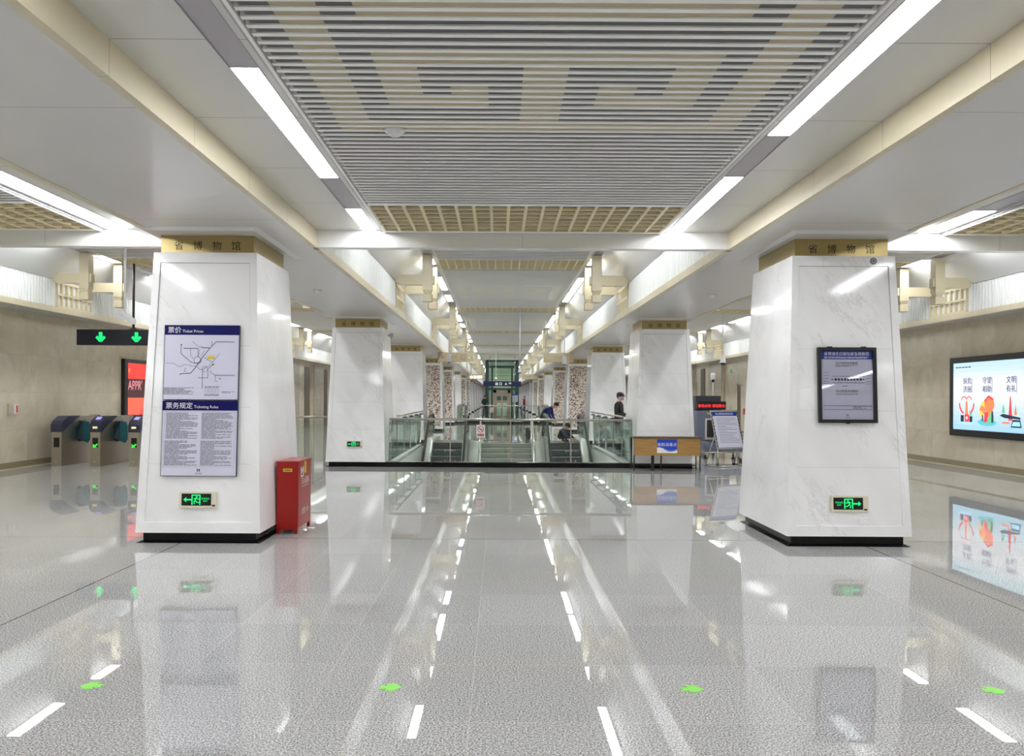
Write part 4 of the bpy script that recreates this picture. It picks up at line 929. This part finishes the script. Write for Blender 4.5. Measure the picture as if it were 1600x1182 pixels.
g.gpoly(fr, [(.18, .10), (.9, .10), (1.5, .62), (.18, .62)], D, SR2); g.disc(fr, .32, 1.33, .06, D, S_O); g.rect(fr, .18, 2.0, .58, 1.10, D+.001, SM)
g.build('poster_print', o); MB().text(fr, "APPR'", .24, .80, .36, D+.002, SPK, 'l', .95).build('lettering', o)
# small call point on the wall
o = empty('fire_alarm_button', (-10.40, 16.1, 1.12), 'small white and red alarm call point on the beige wall', 'alarm button'); fr = F((0,0,0), (0,1,0), (0,0,1))
MB().slab(fr, 0, .34, 0, .24, 0, .03, mat('beige_box', (196, 186, 164), .4)).build('box', o); MB().slab(fr, .18, .32, .03, .22, .03, .035, WHPL).build('notice', o); MB().slab(fr, .24, .30, .05, .20, .035, .04, mat('faded_red', (200, 90, 80), .4)).build('strip', o)

# green exit sign and door in the far wall recess
exit_sign(F((10.518, 36.2, 2.72), (0,-1,0), (0,0,1)), False, 'small green exit sign high on the beige wall recess beyond the scanner', .36, .20, None)
mb = MB().box(10.49, 10.518, 34.65, 35.2, 0, 2.15, mat('door_brown', (92, 78, 62), .4)); mb.box(10.48, 10.518, 34.58, 34.65, 0, 2.2, BEIGE2); mb.box(10.48, 10.518, 35.2, 35.27, 0, 2.2, BEIGE2); struct(mb, 'door_1')
for n_, (sx, ya, yb) in enumerate(((1, 40.8, 41.6), (-1, 41.2, 42.3), (-1, 45.7, 46.6))):
    struct(MB().box(sx*10.49, sx*10.518, ya, yb, 0, 3.1, MATS['door_brown']), 'door_%d' % (n_+2))

# ------------------------------------------------------------------ disinfection table
o = empty('table', (3.315, 16.55, 0), 'wooden table with oak front panel and thin black legs before the second pillar', 'table')
MB().bbox(-.73, .73, -.02, .42, .70, .722, mat('table_top', (70, 52, 36), .4), .004).build('tabletop', o); MB().box(-.71, .70, .0, .018, .33, .70, WOOD).build('front_panel', o)
for x in (-.70, .70):
    for y in (.012, .38): MB().box(x-.012, x+.012, y-.012+.03 if y < .1 else y-.012, y+.012+.03 if y < .1 else y+.012, 0, .70, BLK).build('leg', o)
MB().box(-.335, -.275, .02, .06, 0, .70, BLK).build('leg', o); MB().box(-.08, -.055, .3, .33, 0, .70, BLK).build('leg', o)
MB().box(-.70, .70, .385, .40, .08, .10, BLK).build('stretcher', o)
o = empty('disinfection_notice', (3.315, 16.548, .385), 'blue and white notice sheet taped to the oak table front', 'notice'); f0 = F((0,0,0), (1,0,0), (0,0,1))
MB().slab(f0, -.22, .205, 0, .29, 0, .002, WHITE).build('sheet', o); g = MB(); B2 = mat('mid_blue', (24, 64, 190), .4)
N = 24; top = [(-.22 + .425*i/N, .29) for i in range(N+1)]; wav = [(-.22 + .425*i/N, .085 + .035*math.sin(PI*(i/N)*1.6+1.2) ) for i in range(N+1)]
for i in range(N): g.gpoly(f0, [wav[i], wav[i+1], top[i+1], top[i]], .003, B2)
for i in range(N-8): a, b = (wav[i+8], wav[i+9]); g.gpoly(f0, [(a[0], a[1]-.018), (b[0], b[1]-.018), (b[0], b[1]-.004), (a[0], a[1]-.004)], .003, B2)
g.text(f0, '自助消毒点', -.005, .15, .083, .0042, WHITE); g.text(f0, '武汉地铁', 0, .022, .02, .003, INK); g.build('lettering', o)

# ------------------------------------------------------------------ notice board stand
o = empty('notice_board', (4.98, 17.75, 0), 'tilted white notice board with blue heading on a hazard-striped steel stand', 'notice board', rz=math.radians(25))
th = math.radians(12); V = Vector((0, .30, 1)).normalized(); U = Vector((1, 0, 0)); fr = F((0, -.05, .44), U, V)
H, hw = .84, .36; MB().slab(fr, -hw, hw, 0, H, -.012, 0, PAPER).build('board', o)
fm = MB(); fm.slab(fr, -hw-.03, -hw, -.03, H+.03, -.015, .012, STEEL); fm.slab(fr, hw, hw+.03, -.03, H+.03, -.015, .012, STEEL); fm.slab(fr, -hw, hw, -.03, 0, -.015, .012, STEEL); fm.slab(fr, -hw, hw, H, H+.03, -.015, .012, STEEL); fm.build('frame', o)
hz = MB()
for i in range(11):
    v = .01 + i*.077
    for s in (-1, 1): a = s*(hw+.015); hz.gpoly(fr, [(a-.015, v), (a+.015, v+.012), (a+.015, v+.05), (a-.015, v+.038)], .0135, BLK)
hz.build('hazard_stripe', o)
hd = MB().slab(fr, -hw+.01, hw-.005, H-.10, H-.005, 0, .003, BLUE).build('header', o); MB().text(fr, '禁止携带进站物品目录', 0, H-.072, .052, .005, WHITE).build('title', hd)
g = MB(); g.lines(fr, -.26, .30, .10, H-.15, .038, .002, INK, 21, .22); g.build('small_print', o)
st = MB()
for s in (-1, 1):
    a = fr.p(s*(hw+.015), .30, -.02); st.tube([a, (s*.42, .30, .02)], .013, STEEL, 8); st.tube([(s*.42-(.0), -.12, .02), (s*.42, .34, .02)], .013, STEEL, 8); st.tube([fr.p(s*(hw+.015), 0, 0), (s*.40, -.10, .02)], .013, STEEL, 8)
st.tube([(-.42, -.12, .02), (.42, -.12, .02)], .013, STEEL, 8); st.tube([(-.42, .30, .30), (.42, .30, .30)], .012, STEEL, 8); st.build('stand', o)
cs = MB(); cs.tube([(-.1, .3, .28), (-.1, .3, .06)], .01, STEEL, 6)
for x, y in ((.34, -.14), (.40, .30), (-.05, .32)): cs.bbox(x-.02, x+.02, y-.03, y+.03, 0, .05, BLK, .006)
cs.build('foot', o)

# ------------------------------------------------------------------ x-ray security machine
GB = mat('machine_grey', (112, 118, 140), .4); RL = mat('led_red', (255, 50, 60), .4, 0, .8)
o = empty('baggage_scanner', (5.42, 20.6, 0), 'blue-grey baggage x-ray scanner with a red LED sign on top', 'baggage scanner')
mb = MB(); mb.bbox(-.42, .42, 0, 1.6, .40, 1.22, GB, .02); mb.bbox(-.40, .62, -.6, 0, .18, .42, GB, .015); mb.build('cabinet', o)
MB().bbox(-.24, .24, -.012, .05, .46, 1.02, mat('scanner_mouth', (210, 206, 196), .4), .01).build('mouth_frame', o)
cur = MB()
for i in range(9): cur.box(-.19+i*.042, -.152+i*.042, -.02, -.014, .52, .98, BLK)
cur.build('curtain', o); MB().box(-.24, .24, -.6, -.02, .42, .44, BLK).build('conveyor', o)
for x in (-.36, .36):
    for y in (-.5, 1.4): MB().tube([(x, y, .05), (x, y, .4)], .03, STEEL, 8).lathe([(.05, 0), (.05, .04)], (x, y, 0), BLK, 10).build('leg', o)
for x in (-.12, .20): MB().slab(front(0, -.001, 0), x-.06, x+.08, 1.13, 1.17, 0, .004, YEL).build('label', o)
ld = MB().bbox(-.42, .34, .1, .2, 1.25, 1.47, BLK, .006).build('led_sign', o)
MB().text(front(0, .099, 0), '逢包必检 请您配合', -.04, 1.32, .088, .002, RL).build('led_text', ld)
MB().bbox(-.40, .28, .35, .7, 1.22, 1.62, mat('dark_monitor', (58, 60, 72), .4), .015).build('monitor', o)
o2 = empty('counter_display', (6.0, 19.7, 0), 'small red counter display on a grey post beside the scanner', 'display'); MB().tube([(0,0,0.02), (0,0,1.18)], .02, STEEL, 8).lathe([(.12, 0), (.12, .02)], (0,0,0), STEEL, 12).build('post', o2); MB().bbox(-.09, .09, -.03, .03, 1.14, 1.30, mat('dim_red', (120, 30, 20), .4, 0, .4), .006).build('case', o2)
o3 = empty('security_camera', (5.42, 20.75, 1.62), 'white ball camera on a pole standing on the baggage scanner', 'security camera'); MB().tube([(0,.0,0), (0,0,.42)], .015, WHPL, 8).build('pole', o3); MB().lathe([(.04, .40), (.055, .44), (.06, .56), (.05, .60)], (0,0,0), WHPL, 12).build('housing', o3); MB().ell((0,-.03,.40), (.045,.045,.045), BLK).build('lens', o3)
o4 = empty('barrier_railing', (6.55, 20.3, 0), 'stainless tubular barrier beside the baggage scanner', 'railing'); b = MB()
for x in (-.35, .1, .55): b.tube([(x, 0, 0), (x, 0, 1.12)], .018, STEEL, 8)
b.tube([(-.35, 0, 1.12), (.55, 0, 1.12)], .018, STEEL, 8); b.tube([(-.35, 0, .35), (.55, 0, .35)], .015, STEEL, 8); b.build('frame', o4); MB().box(-.32, .52, -.004, .004, .4, 1.06, GLASS).build('glass_pane', o4)
mb = MB().bbox(-.10, .10, -.14, .14, 0, .12, BLK, .02).build('foot_pedal', loc=(5.6, 18.6, 0)); tag(mb, 'black foot switch box on the floor behind the notice board', 'foot switch')

# ------------------------------------------------------------------ people
SKIN = mat('skin', (205, 160, 130), .5); HAIR = mat('hair', (22, 18, 18), .5); MASK = mat('mask_blue', (110, 160, 215), .6); JB = mat('black_jacket', (22, 22, 28), .6); JN = mat('navy_jacket', (28, 36, 104), .6); JD = mat('dark_teal_jacket', (24, 46, 84), .6); TR = mat('dark_trousers', (24, 25, 32), .6); SH = mat('dark_shoes', (14, 14, 14), .4); JG = mat('dark_green_coat', (24, 44, 38), .6); JR = mat('red_jacket', (190, 24, 36), .6)
def figure(name, loc, rz, J, jacket, label, hat=False, mask=False, trousers=TR, badge=False):
    # J: joints -> position (x = right of figure, y = forward is -y)
    R = dict(pel=.13, wai=.125, che=.15, nek=.055, hed=.06, shl=.075, shr=.075, ell=.05, elr=.05, wrl=.034, wrr=.034, hal=.036, har=.036, hpl=.10, hpr=.10, knl=.065, knr=.065, anl=.042, anr=.042, tol=.04, tor=.04)
    E = [('pel','wai'),('wai','che'),('che','nek'),('nek','hed'),('che','shl'),('che','shr'),('shl','ell'),('shr','elr'),('ell','wrl'),('elr','wrr'),('wrl','hal'),('wrr','har'),('pel','hpl'),('pel','hpr'),('hpl','knl'),('hpr','knr'),('knl','anl'),('knr','anr'),('anl','tol'),('anr','tor')]
    mt = {'hed': 0, 'hal': 0, 'har': 0, 'hpl': 2, 'hpr': 2, 'knl': 2, 'knr': 2, 'anl': 2, 'anr': 2, 'tol': 3, 'tor': 3}
    keys = list(R); J = {k: Vector(J[k]) for k in keys}
    me = bpy.data.meshes.new('sk'); me.from_pydata([J[k] for k in keys], [(keys.index(a), keys.index(b)) for a, b in E], []); me.update()
    t = bpy.data.objects.new('sk', me); C.objects.link(t); sm = t.modifiers.new('s', 'SKIN'); sb = t.modifiers.new('u', 'SUBSURF'); sb.levels = 2
    for i, k in enumerate(keys): dt = me.skin_vertices[0].data[i]; dt.radius = (R[k], R[k]); dt.use_root = (k == 'pel')
    bpy.context.view_layer.update(); ev = bpy.data.meshes.new_from_object(t.evaluated_get(bpy.context.evaluated_depsgraph_get()))
    b = MB(); vs = [v.co.copy() for v in ev.vertices]; ms = [SKIN, jacket, trousers, SH]
    for m in ms: b._m(m)
    b.v = [tuple(v) for v in vs]
    for p in ev.polygons:
        c = p.center; best = (9, 1)
        for a, e in E:
            A, B_ = J[a], J[e]; q = B_-A; tt = max(0, min(1, (c-A).dot(q)/max(q.length_squared, 1e-9))); dd = (c-(A+q*tt)).length
            if dd < best[0]: best = (dd, mt.get(e, 1))
        b.f.append(tuple(p.vertices)); b.mi.append(best[1]); b.sm.append(True)
    bpy.data.objects.remove(t)
    hd = J['hed']; up = (J['hed']-J['nek']).normalized(); fw = Vector(J.get('look', (0, -1, 0))) if False else Vector((0, -1, 0)); fw = (fw - up*fw.dot(up)).normalized(); rt = fw.cross(up)
    Rm = Matrix((rt, -fw, up)).transposed(); hc = hd + up*.05 + fw*.015
    def hp(x, y, z): return hc + Rm @ Vector((x, y, z))
    b.ell(hc, (.076, .095, .115), SKIN, 14, 10, Rm); b.ell(hp(0, -.096, -.01), (.014, .02, .022), SKIN, 8, 6, Rm)
    for s in (-1, 1): b.ell(hp(s*.077, .005, -.005), (.01, .02, .03), SKIN, 8, 6, Rm)
    for hnd, wr in (('hal', 'wrl'), ('har', 'wrr')):   # fingers
        dr = (J[hnd]-J[wr]).normalized(); sd = dr.cross(Vector((0, 0, 1)) if abs(dr.z) < .8 else Vector((0, 1, 0))).normalized(); dn = sd.cross(dr)
        for i, Lf in enumerate((.055, .07, .075, .068)):
            p0 = J[hnd] + dr*.02 + sd*(i-1.5)*.018; b.tube([p0, p0+dr*Lf*.6, p0+dr*Lf*.9+dn*.02], [.009, .008, .006], SKIN, 6)
        p0 = J[wr] + dr*.05 + sd*-.03; b.tube([p0, p0+dr*.03-sd*.02, p0+dr*.055-sd*.022], [.010, .009, .007], SKIN, 6)
    o = b.build(name, loc=loc); o.rotation_euler = (0, 0, rz); tag(o, label, 'person')
    h = MB(); h.ell(hp(0, .012, .028), (.084, .10, .108), HAIR, 14, 10, Rm); h.v = [v if (Rm.transposed() @ (Vector(v)-hc)).y > -.045 or (Rm.transposed() @ (Vector(v)-hc)).z > .055 else tuple(hc + Rm @ Vector(((Rm.transposed() @ (Vector(v)-hc)).x*.8, -.03, (Rm.transposed() @ (Vector(v)-hc)).z*.8))) for v in h.v]; h.build('hair', o)
    e = MB()
    for s in (-1, 1): e.ell(hp(s*.03, -.088, .012), (.012, .006, .007), BLK, 8, 6, Rm)
    e.build('eyes', o)
    if not mask: MB().ell(hp(0, -.086, -.055), (.024, .008, .006), mat('lips', (160, 90, 80), .5), 8, 6, Rm).build('mouth', o)
    if mask: MB().ell(hp(0, -.062, -.045), (.066, .05, .05), MASK, 12, 8, Rm).build('face_mask', o)
    if hat: MB().ell(hp(0, .01, .06), (.098, .112, .075), JB, 14, 8, Rm).ell(hp(0, -.1, .045), (.07, .06, .012), JB, 12, 6, Rm).build('cap', o)
    return o
STAND = dict(pel=(0,0,.93), wai=(0,0,1.08), che=(0,.0,1.28), nek=(0,-.01,1.45), hed=(0,-.02,1.53), shl=(-.17,0,1.36), shr=(.17,0,1.36), ell=(-.24,.02,1.08), elr=(.24,.02,1.08), wrl=(-.23,-.08,.86), wrr=(.23,-.08,.86), hal=(-.22,-.11,.79), har=(.22,-.11,.79),
             hpl=(-.09,0,.86), hpr=(.09,0,.86), knl=(-.10,-.02,.48), knr=(.10,-.02,.48), anl=(-.10,.02,.09), anr=(.10,.02,.09), tol=(-.11,-.15,.04), tor=(.11,-.15,.04))
arms = dict(STAND, ell=(-.25,-.02,1.10), elr=(.25,-.02,1.10), wrl=(-.15,-.24,1.05), wrr=(.15,-.24,1.05), hal=(-.10,-.30,1.06), har=(.10,-.30,1.06))
figure('person', (3.12, 22.0, 0), math.radians(62), arms, JB, 'person in a black jacket, black cap and blue mask standing behind the side railing', hat=True, mask=True)
STOOP = dict(STAND, pel=(0,.08,.90), wai=(0,-.02,1.02), che=(0,-.20,1.13), nek=(0,-.34,1.20), hed=(0,-.40,1.24), shl=(-.17,-.24,1.12), shr=(.17,-.24,1.12), ell=(-.20,-.28,.86), elr=(.20,-.28,.86), wrl=(-.16,-.40,.68), wrr=(.16,-.40,.68), hal=(-.14,-.44,.62), har=(.14,-.44,.62), hpl=(-.09,.06,.84), hpr=(.09,.06,.84))
figure('person', (1.42, 29.0, 0), math.radians(70), STOOP, JN, 'person in a navy blue jacket bending forward beyond the near stairs')
CR = dict(pel=(0,.08,.20), wai=(0,.06,.28), che=(0,.0,.38), nek=(0,-.08,.47), hed=(0,-.12,.52), shl=(-.15,-.02,.40), shr=(.15,-.02,.40), ell=(-.20,-.22,.22), elr=(.20,-.22,.22), wrl=(-.12,-.36,.14), wrr=(.12,-.36,.14), hal=(-.10,-.41,.10), har=(.10,-.41,.10),
          hpl=(-.10,.08,.20), hpr=(.10,.08,.20), knl=(-.17,-.22,.30), knr=(.17,-.22,.30), anl=(-.13,-.02,.07), anr=(.13,-.02,.07), tol=(-.14,-.16,.04), tor=(.14,-.16,.04))
figure('person', (1.98, 27.15, 0), math.radians(60), CR, JD, 'person in a dark blue jacket and cap crouching at the top of the escalator', hat=True)
figure('person', (-1.26, 57.1, 0), math.radians(160), dict(arms), JG, 'person in a dark green coat standing beyond the far railing beside the lift')
figure('person', (2.36, 80.0, 0), math.radians(75), STAND, JR, 'person in a red jacket standing far beyond the lift')
# bag on the floor
o = empty('backpack', (.93, 29.5, 0), 'dark blue bag with two lobes standing on the floor beyond the stairs', 'bag'); BG = mat('bag_navy', (22, 40, 66), .6)
b = MB().bbox(-.17, .17, -.1, .1, 0, .32, BG, .05); b.build('body', o); MB().ell((-.10, 0, .33), (.08, .09, .09), BG).ell((.08, 0, .35), (.09, .09, .10), BG).build('top_flap', o); MB().tube([(-.05,0,.38), (0,0,.45), (.05,0,.38)], .012, BG, 6).build('handle', o); MB().bbox(-.12, .12, -.13, -.09, .05, .2, BG, .015).build('pocket', o)
